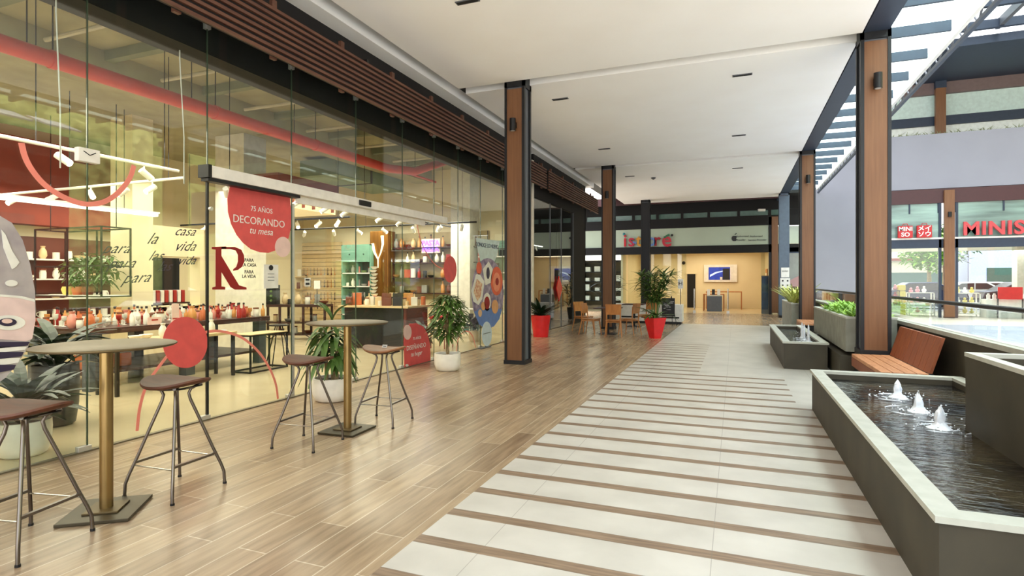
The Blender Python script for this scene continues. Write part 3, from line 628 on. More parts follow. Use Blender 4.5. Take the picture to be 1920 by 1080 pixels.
# white counter and stand
t=thing('white_counter','long low white counter behind the palm in the red planter','counter',(-4.1,20.4,0)); B((0,0,.08),(2.4,.6,.68)).build('body',WHITEM,t,bev=.01); B((.04,.04,0),(2.36,.56,.08)).build('plinth',BLACK,t)
for k in range(3): B((.3+k*.7,-.012,.2),(.9+k*.7,-.001,.25)).build('shelf_gap',BACKB,t)
t=thing('menu_stand','black menu board on a thin tripod stand in front of white counter','stand',(-1.98,19.6,0)); MB().cbox((-.1,0,.62),(.42,.02,.62),0,-.1).build('board',BLACK,t)
for q in range(9): MB().cbox((-.1+random.uniform(-.15,.15),-.02,.45+q*.045),(random.uniform(.06,.2),.004,.012),0,-.1).build('chalk_line',PAPER,t)
for a,b in ((-.25,-.1),(.18,-.1),(0,.25)): MB().tube([(0,.03,1.0),(a,b,0)],.01,6).build('leg',BLACK,t)
t=thing('sign_plate','small white sign with a black H on a thin post by the palm','sign',onY(1276,532,20.5)); B((-.09,-.01,-.17),(.09,.01,.17)).build('plate',PAPER,t); text('H',.2,t.location+Vector((0,-.015,0)),RY,INK,'lettering',t); MB().tube([(0,.02,-.15),(0,.02,-t.location.z)],.012,6).build('post',BLACK,t)
# red planters
def foliage_palm(n,L,z0,spread,h,m_,wd=.05):
    m=MB()
    for k in range(n):
        a=random.uniform(0,6.28); hz=z0+random.uniform(0,h)
        b=(random.uniform(-.06,.06),random.uniform(-.06,.06),hz); m.leaf(b,a,random.uniform(.6,1)*L,wd,random.uniform(.35,1.25),random.uniform(.2,.75)*spread,6)
    return m
def redpot(x,y,label,sq,kind):
    t=thing('potted_plant',label,'potted plant',(x,y,0))
    if sq: MB().poly([(0,0,0)]*3,(0,0,0)).bm.free(); m=MB(); n=4; prof=[(.15,0),(.29,.54),(.26,.54),(.25,.50)]
    else: m=MB(); n=20; prof=[(.20,0),(.27,.58),(.25,.58),(.245,.53)]
    m.lathe(prof,n=n); m.build('pot',REDB,t,smooth=not sq); MB().lathe([(.2,.515),(.2,.535)],n=12).build('soil',SOIL,t)
    if kind=='palm':
        for q in range(7):
            a=q*.9; MB().tube([(.05*math.cos(a),.05*math.sin(a),.5),(.12*math.cos(a),.12*math.sin(a),1.0),(.26*math.cos(a),.26*math.sin(a),1.55)],[.012,.01,.006],6).build('stem',LEAF,t)
        m=MB()
        for q in range(7):
            a=q*.9
            for k in range(5):
                zz=.95+k*.17; rr=.1+.035*k*2
                for j in range(18): m.leaf((rr*math.cos(a),rr*math.sin(a),zz+random.uniform(-.05,.05)),random.uniform(0,6.28),random.uniform(.25,.45),.04,random.uniform(.1,.9),random.uniform(.1,.6),4)
        for k in range(16): m.leaf((0,0,.52),random.uniform(0,6.28),random.uniform(.4,.75),.09,random.uniform(.5,1.2),random.uniform(.3,.8),6)
        m.build('foliage',LEAF,t)
    else:
        m=MB()
        for k in range(40): m.leaf((0,0,.52),random.uniform(0,6.28),random.uniform(.45,.85),.09,random.uniform(.6,1.35),random.uniform(.1,.6),6)
        m.build('foliage',LEAFD,t)
    return t
r1=redpot(-4.88,14.5,'dark leafed plant in round red pot by the cafe front',False,'bush')
r2=redpot(-1.95,15.2,'tall palm in square tapered red pot at the walkway edge',True,'palm')
r3=thing('potted_plant','tall dark palm standing between second left column and black shop wall','potted plant',(-4.6,22.0,0)); MB().lathe([(.2,0),(.26,.45),(.23,.45),(.22,.40)]).build('pot',BLACK,r3,smooth=True)
m=MB()
for q in range(70): m.leaf((random.uniform(-.25,.25),random.uniform(-.25,.25),random.uniform(.4,1.7)),random.uniform(0,6.28),random.uniform(.4,.8),.07,random.uniform(.4,1.2),random.uniform(.2,.7),5)
m.build('foliage',LEAFD,r3); m=MB()
for q in range(4): a=q*1.6; m.tube([(.03*math.cos(a),.03*math.sin(a),.4),(.2*math.cos(a),.2*math.sin(a),1.8)],.015,6)
m.build('stems',BARK,r3)
# ================================================================ RIGHT BUILDING
struct('wall_far',B((3.1,28,.98),(5.95,28.3,5.3)),GREYW)
struct('wall_far',B((3.1,28,5.3),(24,28.3,7.55)),GREYW)
struct('wall_far',B((3.1,28.02,0),(3.9,28.3,.98)),WOODL)
struct('wall_far',B((3.9,28.1,0),(5.95,28.3,.97)),CONC)
struct('trim_16',B((5.95,27.98,4.70),(24,28.2,5.28)),MAROON)
m=MB(); m.box((5.95,28,2.86),(24,28.15,3.22))
for x in (6.75,7.75,8.32,9.9,11.8,12.4,14.2): m.box((x,28.02,4.3),(x+.05,28.1,4.7))
for x in (5.95,7.78,8.34,11.98,12.55): m.box((x,28.0,0),(x+.09,28.12,4.7))
struct('trim_17',m,NAVY)
struct('trim_18',B((5.95,27.97,3.22),(24,28.13,3.29)),WHITEM)
for k,(a,b) in enumerate([(6.05,7.78),(8.43,11.98),(12.65,18)]):
    struct('window_%d'%(40+k),B((a,28.04,.03),(b,28.05,2.86)),GLASS)
    struct('window_%d'%(45+k),B((a,28.06,3.29),(b,28.08,4.7)),mat('upper_band_glass',(150,182,170),.12,rgb2=(96,116,112),scale=1.1,stretch=(.4,1,3)))
for x_,lb in [(7.93,'timber post between the red logo boxes and the big red letters'),(12.15,'timber post at the far right of the gift shop front')]:
    t=thing('facade_post',lb,'post',(x_,27.85,0)); B((0,0,.05),(.34,.14,5.2)).build('timber_panel',WOODL,t); B((-.01,.0,0),(.35,.15,.05)).build('plinth',BLACK,t); MB().lathe([(.06,-.1),(.06,.1)],(.16,-.07,4.2),12).build('lamp',BLACK,t)
struct('wall_far',B((1.82,28.6,0),(3.08,28.7,3.2)),mat('green_grey_back',(112,124,108),.6,rgb2=(60,70,66),scale=2))
struct('wall_far',B((1.82,28.05,4.0),(3.08,28.2,5.6)),BACKB); struct('window_60',B((1.82,28.06,.02),(3.08,28.08,4.0)),GLASS); struct('trim_21',B((1.82,28.0,2.75),(3.08,28.1,3.0)),NAVY)
struct('wall_far',B((1.82,28.5,3.2),(3.08,28.6,4.0)),SIGNG)
t=thing('red_board','tilted red board behind the glass above the yellow leaved planter','board',(2.75,28.4,0)); MB().cbox((0,0,1.35),(.7,.03,.75),0,0,-.5).build('panel',mat('deep_red',(160,30,30),.5),t); B((-.02,0.02,0),(.02,.05,1.3)).build('post',BLACK,t)
# gift shop lettering
t=thing('shop_sign','large pinkish red block letters on the gift shop band','sign',(8.54,27.85,3.56)); text('MINISO',.74,(8.52,27.85,3.58),RY,mat('sign_red',(200,70,74),.4),'lettering',t,.05,align='LEFT',bold=.02,space=1.08)
for x_,ta,tb,lb in [(6.58,'MINI','SO','red logo box with white latin letters on the gift shop band'),(7.24,'メイ','ソウ','red logo box with white oriental characters on the gift shop band')]:
    t=thing('logo_box',lb,'sign',(x_,27.85,3.54)); B((-.26,-.04,-.25),(.26,.08,.25)).build('box',mat('logo_red',(190,30,34),.4),t,bev=.02); MB().tube([(-.1,.0,.25),(-.07,.0,.33),(.07,.0,.33),(.1,.0,.25)],.014,6).build('bag_handle',mat('logo_red',(190,30,34),.4),t)
    text(ta,.24,(x_,27.80,3.65),RY,PAPER,'lettering',t,.005,bold=.006); text(tb,.24,(x_,27.80,3.42),RY,PAPER,'lettering',t,.005,bold=.006)
# gift shop shell
struct('ceiling',B((5.95,28.2,3.0),(18,34.5,3.1)),WHITE); struct('wall_right',B((17.9,28.3,0),(18,34.5,3)),WHITE); struct('wall_left',B((5.85,28.3,0),(5.95,34.5,3)),WHITE)
GL=onY(1785,590,28)
GIFTC=[mat('gift_%d'%i,c,.5) for i,c in enumerate([(226,150,170),(240,222,120),(236,236,236),(200,60,70),(250,250,250),(180,200,220)])]
def rack(x,y,label,wd,h,m_,shelves,cc):
    t=thing('display_rack',label,'display rack',(x,y,0)); m=MB()
    for a in (0,wd-.04):
        for b in (0,.4): m.box((a,b,0),(a+.04,b+.04,h))
    for s in range(shelves): m.box((0,0,.1+s*(h-.1)/shelves),(wd,.44,.13+s*(h-.1)/shelves))
    m.box((0,0,h-.03),(wd,.44,h)); m.build('frame',m_,t); zs=[.13+s*(h-.1)/shelves for s in range(shelves)]+[h]
    for z in zs:
        n=int(wd/.24)
        for k in range(n):
            hh=random.uniform(.12,.2); c=MB(); c.ico((0,0,hh/2),.09,2,(1,.8,hh/.18)); c.ico((0,0,hh+.04),.055,1); o=c.build('plush_toy',random.choice(cc),smooth=True); o.location=(x+.13+k*.24,y+.2,z); tag(o,'soft toy in the row on the '+label,'toy','soft toys on the '+label)
rack(6.2,29.2,'rack of dark pink goods beside the pale column',.5,1.1,MAROON,3,[GIFTC[0],GIFTC[3]])
rack(7.05,29.3,'white rack left of the gift shop timber post',.95,1.0,WHITEM,2,[GIFTC[2],GIFTC[0]])
rack(8.5,29.3,'white rack right of the gift shop timber post',1.1,1.0,WHITEM,2,[GIFTC[2],GIFTC[1]])
t=thing('display_rack','yellow stack of display cubes in the gift shop','display rack',(6.78,29.2,0))
for k in range(5): B((-.14,0,k*.27),(.14,.28,k*.27+.25)).build('cube',mat('yellow_plastic',(226,200,70),.5),t,bev=.03)
t=thing('waste_bin','white square bin behind the gift shop glass','bin',(6.4,28.5,0)); B((-.16,0,.03),(.16,.3,.38)).build('body',WHITEM,t,bev=.01); B((-.18,-.02,.38),(.18,.32,.44)).build('lid',WHITEM,t)
t=thing('gift_counter','long white low counter in the gift shop window','counter',(9.6,28.75,0)); B((0,0,0),(2.0,.6,.75)).build('body',WHITEM,t)
for k in range(7):
    o=MB().lathe([(.06,0),(.07,.16),(.04,.2),(.04,.24)],n=12).build('white_canister',PAPER,smooth=True); o.location=(9.75+k*.2,29.0,.75); tag(o,'white canister in a row on the gift shop counter','canister','white canisters on the gift shop counter')
t=thing('red_sheet','red glossy panel standing at the right in the gift shop','panel',(10.3,28.5,.0)); B((-.4,0,.76),(.4,.04,1.26)).build('board',REDB,t,bev=.01); B((-.42,-.01,0),(-.38,.06,.80)).build('leg',BLACK,t); B((.38,-.01,0),(.42,.06,.80)).build('foot',BLACK,t)
struct('wall_right',B((11.0,29.8,0),(11.5,30.3,3)),CONCL)
# upper storey
struct('floor',B((3.1,28.3,7.3),(24,31,7.45)),CONCL)
m=MB()
for k in range(700): m.leaf((random.uniform(3.3,14),28.5+random.uniform(0,.12),7.45),random.uniform(0,6.28),random.uniform(.15,.42),.04,random.uniform(.9,1.5),.15,3)
o=m.build('edge_grass',mat('pale_grass',(170,180,140),.6)); tag(o,'pale grass growing along the top of the grey wall','grass'); o['kind']='stuff'
m=MB(); m.box((3.1,30,8.35),(24,30.2,8.75)); m.box((3.1,30,7.45),(24,30.1,7.6)); struct('trim_19',m,NAVY)
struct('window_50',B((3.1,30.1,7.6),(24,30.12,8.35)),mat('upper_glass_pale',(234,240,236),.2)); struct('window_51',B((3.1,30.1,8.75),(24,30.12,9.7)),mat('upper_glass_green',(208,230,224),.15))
struct('trim_20',B((3.1,29.9,9.7),(24,30.15,10.2)),mat('brown_fascia',(112,94,92),.6))
struct('ceiling',B((3.5,25.6,10.2),(24,31,10.5)),NAVY)
for x_,lb in [(8.15,'upper storey timber post above the grey wall'),(12.4,'upper storey timber post near the right edge')]:
    t=thing('facade_post',lb,'post',(x_,29.7,7.45)); B((0,0,0),(.36,.2,2.75)).build('timber_panel',WOODL,t); B((-.02,-.01,2.45),(.38,.21,2.75)).build('cap',NAVY,t)
struct('wall_far',B((3.1,31,7.4),(24,31.1,10.2)),mat('upper_back_wall',(196,200,200),.8))
# high roof lights
t=thing('roof_light_frame','high steel roof light grid with glazed panels, top right corner','roof light',(3.6,0,10.6)); 
for y in (15.0,17.3,19.5,21.5,23.2,25.2): B((0,y,0),(20,y+.16,.3)).build('cross_beam',NAVY,t)
for x in (3.0,5.2,7.4,9.6): B((x,14,.05),(x+.14,25.6,.35)).build('long_beam',GREYST,t)
for a in range(4):
    for b,(ya,yb) in enumerate([(15.2,17.2),(17.5,19.4),(19.7,21.4),(21.7,23.1),(23.4,25.1)]): B((.9+a*2.2,ya,.36),(2.95+a*2.2,yb,.372)).build('glass_panel',CANOPY_GLASS,t)
# outside: cars, trees, building, hill
def car(x,y,rz,col,label):
    t=thing('car',label,'car',(x,y,0),rz); P=[(-2.1,.35),(-2.1,.75),(-1.9,.92),(-1.2,.98),(-.55,1.42),(.75,1.45),(1.5,1.0),(2.05,.92),(2.15,.6),(2.1,.3)]
    MB().poly([(a,-.82,b) for a,b in P],(0,1.64,0)).build('body',mat('car_paint_'+label[:6],col,.25,.3),t,bev=.06)
    for sy in (-.83,.82): MB().poly([(a,sy,b) for a,b in [(-1.05,1.0),(-.5,1.36),(.1,1.38),(.1,1.0)]],(0,.012,0)).build('side_window',INK,t); MB().poly([(a,sy,b) for a,b in [(.16,1.0),(.16,1.38),(.7,1.38),(1.3,1.02)]],(0,.012,0)).build('side_window',INK,t)
    for a in (-1.35,1.35):
        for sy in (-.84,.66): MB().tube([(a,sy,.32),(a,sy+.18,.32)],.32,18).build('wheel',BLACK,t)
    for a in (-1.35,1.35): MB().tube([(a,-.85,.32),(a,-.842,.32)],.18,12).build('hubcap',ALU,t)
car(9.4,37.5,0,(24,34,60),'dark blue car parked beyond the gift shop left windows'); car(13.4,43,0,(220,222,226),'silver car parked beyond the gift shop'); car(16.0,46,PI,(238,238,238),'white car parked farthest beyond the gift shop')
car(14.2,37.3,PI,(40,40,44),'black car parked behind the white gift rack')
def tree(x,y,h,r,label,m_=LEAF):
    t=thing('tree',label,'tree',(x,y,0)); MB().tube([(0,0,0),(.05,.03,h*.35),(0,0,h*.7)],[.16,.12,.06],8).build('trunk',BARK,t); m=MB()
    for k in range(900):
        a=random.uniform(0,6.28); ph=random.uniform(-1,1); rr=r*random.random()**.35; s=math.sqrt(1-ph*ph)
        m.leaf((rr*s*math.cos(a),rr*s*math.sin(a),h*.72+rr*ph*.8),random.uniform(0,6.28),random.uniform(.25,.5),.2,random.uniform(-.5,1),.3,2)
    m.build('foliage',m_,t)
tree(11.0,41.5,4.6,1.5,'pale green tree seen through the gift shop left of blue building',LEAFB); tree(7.6,43.5,4.4,1.4,'brownish dry leaved tree seen through the gift shop left window',mat('leaf_brown',(168,148,92),.6))
tree(14.2,50,6,2.2,'green tree beyond the car park far behind the gift shop')
t=thing('building','pale lavender building beyond the car park','building',(18.2,58,0)); B((0,0,0),(7,6,7)).build('wall',mat('lavender_wall',(190,196,228),.8),t); B((1.2,-.05,0),(3.6,0,2.6)).build('entrance',TEALD,t); B((3.7,-.06,.3),(5.0,0,3.2)).build('window',mat('blue_panel',(150,180,226),.5),t)
t=thing('building','low cream building with dark windows beyond the parked cars','building',(9,56,0)); B((0,0,0),(7.6,5,4.5)).build('wall',mat('cream_block',(220,212,190),.8),t); B((.5,-.05,.6),(6.9,0,2.2)).build('window_band',TEALD,t); B((0,-.3,3.2),(7.6,0,3.4)).build('ledge',TERRA,t)
m=MB(); NX,NY=40,60; V=[]
for i in range(NX+1):
    for j in range(NY+1):
        x=27+i*1.2; y=-25+j*1.6; V.append(m.bm.verts.new((x,y,-.3+min(1,i/14)**.7*25+random.uniform(-.7,.7)+1.2*math.sin(j*.4))))
for i in range(NX):
    for j in range(NY): a=i*(NY+1)+j; m.bm.faces.new((V[a],V[a+1],V[a+NY+2],V[a+NY+1]))
struct('ground_hill',m,mat('hillside_bushes',(196,204,120),.9,rgb2=(84,108,44),scale=1.1,detail=9,bump=.8))
t=thing('building','terracotta building across the atrium, seen only as a red reflection in the shop glass','building',(20,-8,0)); B((0,0,0),(5,26,8.6)).build('wall',mat('terracotta_facade',(168,72,50),.8,rgb2=(148,60,42),scale=.6),t)
for k in range(5): B((-.05,1+k*5,2.0),(0,4.5+k*5,4.6)).build('window',TEALD,t)
for k in range(13): MB().cbox((-.6,1+k*2.0,8.95),(1.6,1.5,.08),0,0,-.35).build('roof_panel',WHITEM,t)
#SPLIT
# ================================================================ BAR TABLES AND STOOLS
def bar_table(x,y,rz,label,sc=1.0):
    t=thing('bar_table',label,'bar table',(x,y,0),rz)
    MB().lathe([(.02,1.066),(.385,1.072),(.398,1.080),(.398,1.086),(.39,1.09),(.01,1.09)],n=64).build('tabletop',BRONZE,t,smooth=True)
    MB().lathe([(.12,1.052),(.12,1.066)],n=20).build('mounting_plate',BLACK,t); MB().tube([(0,0,.03),(0,0,1.06)],.038,24).build('pole',BRASS,t,smooth=True)
    MB().cbox((0,0,.0125),(.40,.42,.02)).build('base_plate',mat('dark_bronze',(74,66,50),.4,.6),t,bev=.003); MB().cbox((0,0,.029),(.2,.2,.012)).build('pole_flange',BRONZE,t,bev=.002)
    return t
bar_table(-3.80,2.455,math.radians(36),'nearest round bronze bar table on a thick brass pole')
bar_table(-3.61,4.67,math.radians(3),'second round bronze bar table between two stools, by the white pot')
def stool(x,y,rz,label,sm=SEATW):
    t=thing('bar_stool',label,'bar stool',(x,y,0),rz)
    def sad(p): return Vector((p.x*(1.08 if True else 1),p.y,p.z+(.022*(abs(p.x)/.2)**2.2 if abs(p.x)>0 else 0)*1.0-.012*(p.y/.2)**2))
    MB().lathe([(.01,.752),(.10,.752),(.17,.756),(.205,.766),(.214,.778),(.210,.790),(.19,.792),(.10,.784),(.01,.782)],n=40,fn=sad).build('seat',sm,t,smooth=True)
    MB().tube([(.135*math.cos(a*PI/12),.135*math.sin(a*PI/12),.743) for a in range(24)],.007,8,closed=True).build('seat_ring',DCHROME,t)
    prof=[(.165,.752),(.13,.742),(.092,.722),(.078,.69),(.088,.645),(.15,.49),(.235,.27),(.285,.15),(.305,.09),(.31,.0)]
    for k in range(4):
        a=PI/4+k*PI/2; MB().tube([(r*math.cos(a),r*math.sin(a),z+.001) for r,z in prof],.0105,12).build('leg',DCHROME,t,smooth=True)
        MB().lathe([(.014,0),(.014,.014)],(.31*math.cos(a),.31*math.sin(a),0),10).build('foot_cap',BLACK,t)
    q=.252; c=q*math.cos(PI/4); z=.235
    for s in (-1,1):
        MB().cbox((s*c,0,z),(.022,2*c,.016)).build('footrest',DCHROME,t)
        MB().tube([(-c,s*c,z-.02),(c,s*c,z-.02)],.005,8).build('stretcher',CHROME,t)
    for s in (-1,1): MB().cbox((s*.12,0,.744),(.03,.20,.006)).build('seat_bracket',BLACK,t)
    return t
stool(-3.76,1.98,math.radians(12),'nearest dark wood bar stool, cut by the left picture edge')
stool(-3.73,2.895,math.radians(3),'dark wood bar stool in front of the red disc on the glass')
stool(-3.655,4.16,math.radians(4),'dark wood bar stool at the near side of the second bar table')
s4=stool(-3.475,5.11,math.radians(5),'lighter wood bar stool at the far side of the second bar table',SEATL)
p=(-3.50,5.16,.786); t=thing('price_card','tiny folded white card lying on the lighter wood stool seat','card',p); MB().poly([(-.03,-.015,0),(.03,-.015,0),(.03,0,.03),(-.03,0,.03)],(0,.002,0)).build('card',PAPER,t); MB().poly([(-.02,-.011,.012),(.02,-.011,.012),(.02,-.008,.018),(-.02,-.008,.018)],(0,-.002,0)).build('print',INK,t)
# ================================================================ WHITE POTS
def pot_plant(x,y,R,H,label,kind,pm=POTW):
    t=thing('potted_plant',label,'potted plant',(x,y,0))
    MB().lathe([(R*.70,0),(R*.84,.02),(R*.97,H*.35),(R,H*.75),(R*.98,H),(R*.86,H),(R*.86,H*.85)],n=40).build('pot',pm,t,smooth=True)
    MB().lathe([(R*.87,H*.84),(R*.87,H*.86)],n=30).build('soil',SOIL,t); z=H*.86; m=MB()
    if kind=='cane':
        for k,(a,h) in enumerate([(0,.62),(2.1,.5),(4.2,.72)]):
            bx,by=.07*math.cos(a),.07*math.sin(a); MB().tube([(bx,by,z),(bx*1.1,by*1.1,z+h*.6)],[.024,.022],10).build('cane',BARK,t)
            for q in range(26): m.leaf((bx*1.1,by*1.1,z+h*.5+random.uniform(-.12,.28)),random.uniform(0,6.28),random.uniform(.28,.42),.07,random.uniform(.5,1.2),random.uniform(.9,1.5),7)
        for q in range(5): m.leaf((0,0,z+.75),random.uniform(0,6.28),.35,.06,1.3,.3,6)
    elif kind=='tree':
        for k in range(3):
            ph=k*2.1; MB().tube([(.02*math.cos(ph+q*.7),.02*math.sin(ph+q*.7),z+q*.055) for q in range(12)],.014,8).build('trunk',BARK,t)
        for q in range(10):
            a=random.uniform(0,6.28); r=.16; h0=z+random.uniform(.55,.85)
            MB().tube([(0,0,z+.45),(r*.5*math.cos(a),r*.5*math.sin(a),h0-.1),(r*math.cos(a),r*math.sin(a),h0)],[.012,.009,.005],6).build('branch',BARK,t)
        for q in range(420):
            a=random.uniform(0,6.28); u=random.uniform(-1,1); r=.24*math.sqrt(1-u*u)*random.random()**.4; m.leaf((r*math.cos(a),r*math.sin(a),z+.66+.33*u),a+random.uniform(-.7,.7),random.uniform(.13,.22),.05,random.uniform(-.3,.9),random.uniform(.3,.9),4)
    else:
        for q in range(46):
            a=random.uniform(0,6.28); m.leaf((.03*math.cos(a),.03*math.sin(a),z+random.uniform(0,.25)),a,random.uniform(.3,.55),.09,random.uniform(.5,1.3),random.uniform(.2,.8),6)
    m.build('foliage',{'cane':LEAF,'tree':LEAF,'bush':LEAFD}[kind],t); return t
pot_plant(-4.72,5.80,.245,.29,'corn plant in white bowl pot behind the second bar table','cane')
pot_plant(-4.50,8.46,.225,.29,'small leafy tree with braided trunk in white pot outside the glass','tree')
pot_plant(-5.72,3.0,.2,.3,'white pot with spiky dark leaves inside the glass at the left edge','bush')
p=onZ(853,650); pot_plant(-6.0,10.2,.12,.24,'small beige pot plant inside the glass behind the white potted tree','bush',POTB)
pot_plant(-6.0,12.7,.14,.28,'small beige pot plant inside the glass beside the tall food print','bush',POTB)
t=pot_plant(-6.6,3.75,.17,.55,'big leafed dark plant inside the glass by the black display table','bush',BLACK); t.scale=(1.2,1.2,1.15)
# ================================================================ PRINTS AND STICKERS ON THE GLASS
def outX(pts,X): return [onX(a,b,X) for a,b in pts]
def sheet(name,pts,X,m_,parent,th=.003):
    P=outX(pts,X); o=parent.location if parent else Vector((0,0,0)); return MB().poly([p-o for p in P],(th,0,0)).build(name,m_,parent)
def ell(cx,cy,rx,ry,n=36,a0=0,a1=2*PI): return [(cx+rx*math.cos(a0+(a1-a0)*k/n),cy+ry*math.sin(a0+(a1-a0)*k/n)) for k in range(n)]
def sticker(name,label,cat,px,X=GX+.002): return thing(name,label,cat,onX(px[0],px[1],X))
XG=GX+.004
t=sticker('hanging_sign','large red rounded sign with white lettering hanging by the door','sign',(485,410))
sheet('board',[(431,348),(543,371),(545,395),(545,425),(541,445),(534,458),(520,468),(503,474),(487,473),(470,467),(455,455),(443,440),(433,420),(427,397),(426,372)],XG,RED,t,.006)
sheet('disc',ell(530,463,14.5,19),XG+.008,PINK,t,.004)
q=onX(491,394,XG+.008); text('75 AÑOS',.085,q,RX,PAPER,'lettering',t,.001)
q=onX(488,416,XG+.008); text('DECORANDO',.125,q,RX,PAPER,'lettering',t,.001)
q=onX(490,434,XG+.008); text('tu mesa',.115,q,RX,PAPER,'lettering',t,.001,shear=.25)
t=sticker('letter_sticker','big dark red letter R on the door glass','sticker',(430,500))
sheet('serif_stem',[(397,463),(424,462),(424,466),(415,467),(415,537),(422,538),(422,543),(398,543),(398,539),(404,537),(404,468),(397,467)],XG,DRED,t)
sheet('bowl',[(415,463),(440,463),(452,468),(457,478),(458,490),(454,500),(446,506),(437,508),(437,505),(443,500),(446,490),(446,478),(442,470),(432,467),(415,467)],XG,DRED,t)
sheet('leg',[(415,480),(448,535),(462,539),(462,543),(440,543),(432,538),(415,510)],XG,DRED,t)
t=sticker('text_sticker','two small black word blocks on the glass right of the R','sticker',(466,505))
for s_,a,b in [('PARA',467,488),('LA CASA',467,497),('PARA',467,510),('LA VIDA',467,518.5)]: text(s_,.055,onX(a,b,XG),RX,INK,'lettering',t,.001,bold=.001)
t=sticker('notice','white paper notice with a black dot on the door glass','notice',(508,518)); sheet('sheet',[(494.5,496),(521.5,496.5),(521.5,540),(494.5,541)],XG,PAPER,t); sheet('dot',ell(508,502,4,5),XG+.004,INK,t)
for k in range(3): sheet('text_line',[(502,513+k*6),(514,513+k*6),(514,514+k*6),(502,514+k*6)],XG+.004,GREYST,t)
t=sticker('notice','small white and black plate sticker on the door stile','notice',(577,530)); sheet('sheet',[(571,521),(582,521),(582,537),(571,537)],XG,PAPER,t); sheet('mark',[(573,523),(580,523),(580,526),(573,526)],XG+.004,INK,t); sheet('mark',[(573,530),(580,530),(580,534),(573,534)],XG+.004,INK,t)
t=sticker('disc_sticker','red disc sticker on the glass above the dark wood stool','sticker',(347,642)); sheet('disc',ell(347,642,42,48),XG,RED,t)
def arc(label,pts,th=4,m_=ROSE):
    o=[]
    P=[onX(a,b,XG) for a,b in pts]; t=thing('arc_sticker',label,'sticker',P[0])
    A=[];Bq=[]
    for i,p in enumerate(P):
        d=(P[min(i+1,len(P)-1)]-P[max(i-1,0)]).normalized(); n=Vector((0,-d.z,d.y)); A.append(p+n*th/2-P[0]); Bq.append(p-n*th/2-P[0])
    m=MB()
    for i in range(len(P)-1): m.poly([A[i],A[i+1],Bq[i+1],Bq[i]],(.002,0,0))
    bmesh.ops.remove_doubles(m.bm,verts=m.bm.verts,dist=1e-5)
    m.build('arc',m_,t)
def smooth(pts,n=5):
    P=[Vector((a,b,0)) for a,b in pts]; R=[]
    for i in range(len(P)-1):
        p0=P[max(i-1,0)];p1=P[i];p2=P[i+1];p3=P[min(i+2,len(P)-1)]
        for k in range(n):
            s=k/n; R.append(.5*((2*p1)+(-p0+p2)*s+(2*p0-5*p1+4*p2-p3)*s*s+(-p0+3*p1-3*p2+p3)*s**3))
    R.append(P[-1]); return [(v.x,v.y) for v in R]
arc('large thin rose arc rising from the floor across the door glass',smooth([(257,808),(262,765),(275,722),(300,685),(325,655),(352,634),(390,622),(420,622),(455,634),(485,660),(505,690),(517,720),(521,748)]),.03)
arc('thick red arc hanging at the top left of the glass',smooth([(40,268),(46,292),(58,316),(80,343),(107,363),(137,377),(163,383),(190,380),(212,369),(232,350),(245,330),(251,310)]),.045)
arc('thin rose arc beside the farther red disc on the glass',smooth([(780,405),(786,440),(797,470),(815,495),(832,505)]),.02)
arc('pale rose arc low on the glass behind the white potted tree',smooth([(856,665),(858,640),(866,625),(876,621),(886,630),(892,652)]),.025)
t=sticker('disc_sticker','smaller red oval sticker high on the farther glass','sticker',(844,505)); sheet('disc',ell(844,505,12,25),XG,RED,t); sheet('pale_disc',ell(856,521,6,9),XG-.0,PINK,t) if False else None
t=sticker('low_sign','red arched sign with white lettering standing low on the glass','sign',(782,650)); sheet('board',[(758,691),(757,640),(760,620),(768,607),(780,606),(793,612),(801,625),(806,645),(807,683),(790,688)],XG,RED,t,.006); sheet('disc',ell(764,623,7.5,14),XG+.008,PINK,t)
text('75 AÑOS',.07,onX(782,634,XG+.008),RX,PAPER,'lettering',t,.001); text('DISEÑANDO',.115,onX(781,650,XG+.008),RX,PAPER,'lettering',t,.001); text('tu hogar',.11,onX(781,663,XG+.008),RX,PAPER,'lettering',t,.001,shear=.2); sheet('small_logo',ell(763,685,3,2.5,8),XG+.008,PAPER,t)
# handwriting
t=sticker('handwriting_sticker','dark handwritten words running over the left glass','sticker',(290,470),GX-.016)
SC=(PI/2,0,PI/2)
for s_,a,b,z_ in [('para',216,466,.14),('la',283,448,.16),('casa',345,434,.14),('para',226,494,.14),('las',290,480,.14),('vida',345,462,.15),('para',254,521,.15),('las',306,500,.14),('vida',348,489,.13)]:
    o=text(s_,z_,onX(a,b,GX-.018),RX,INKB,'script_word',t,.0006,shear=.75,space=1.02); o.rotation_euler=(PI/2,math.radians(-3),PI/2)
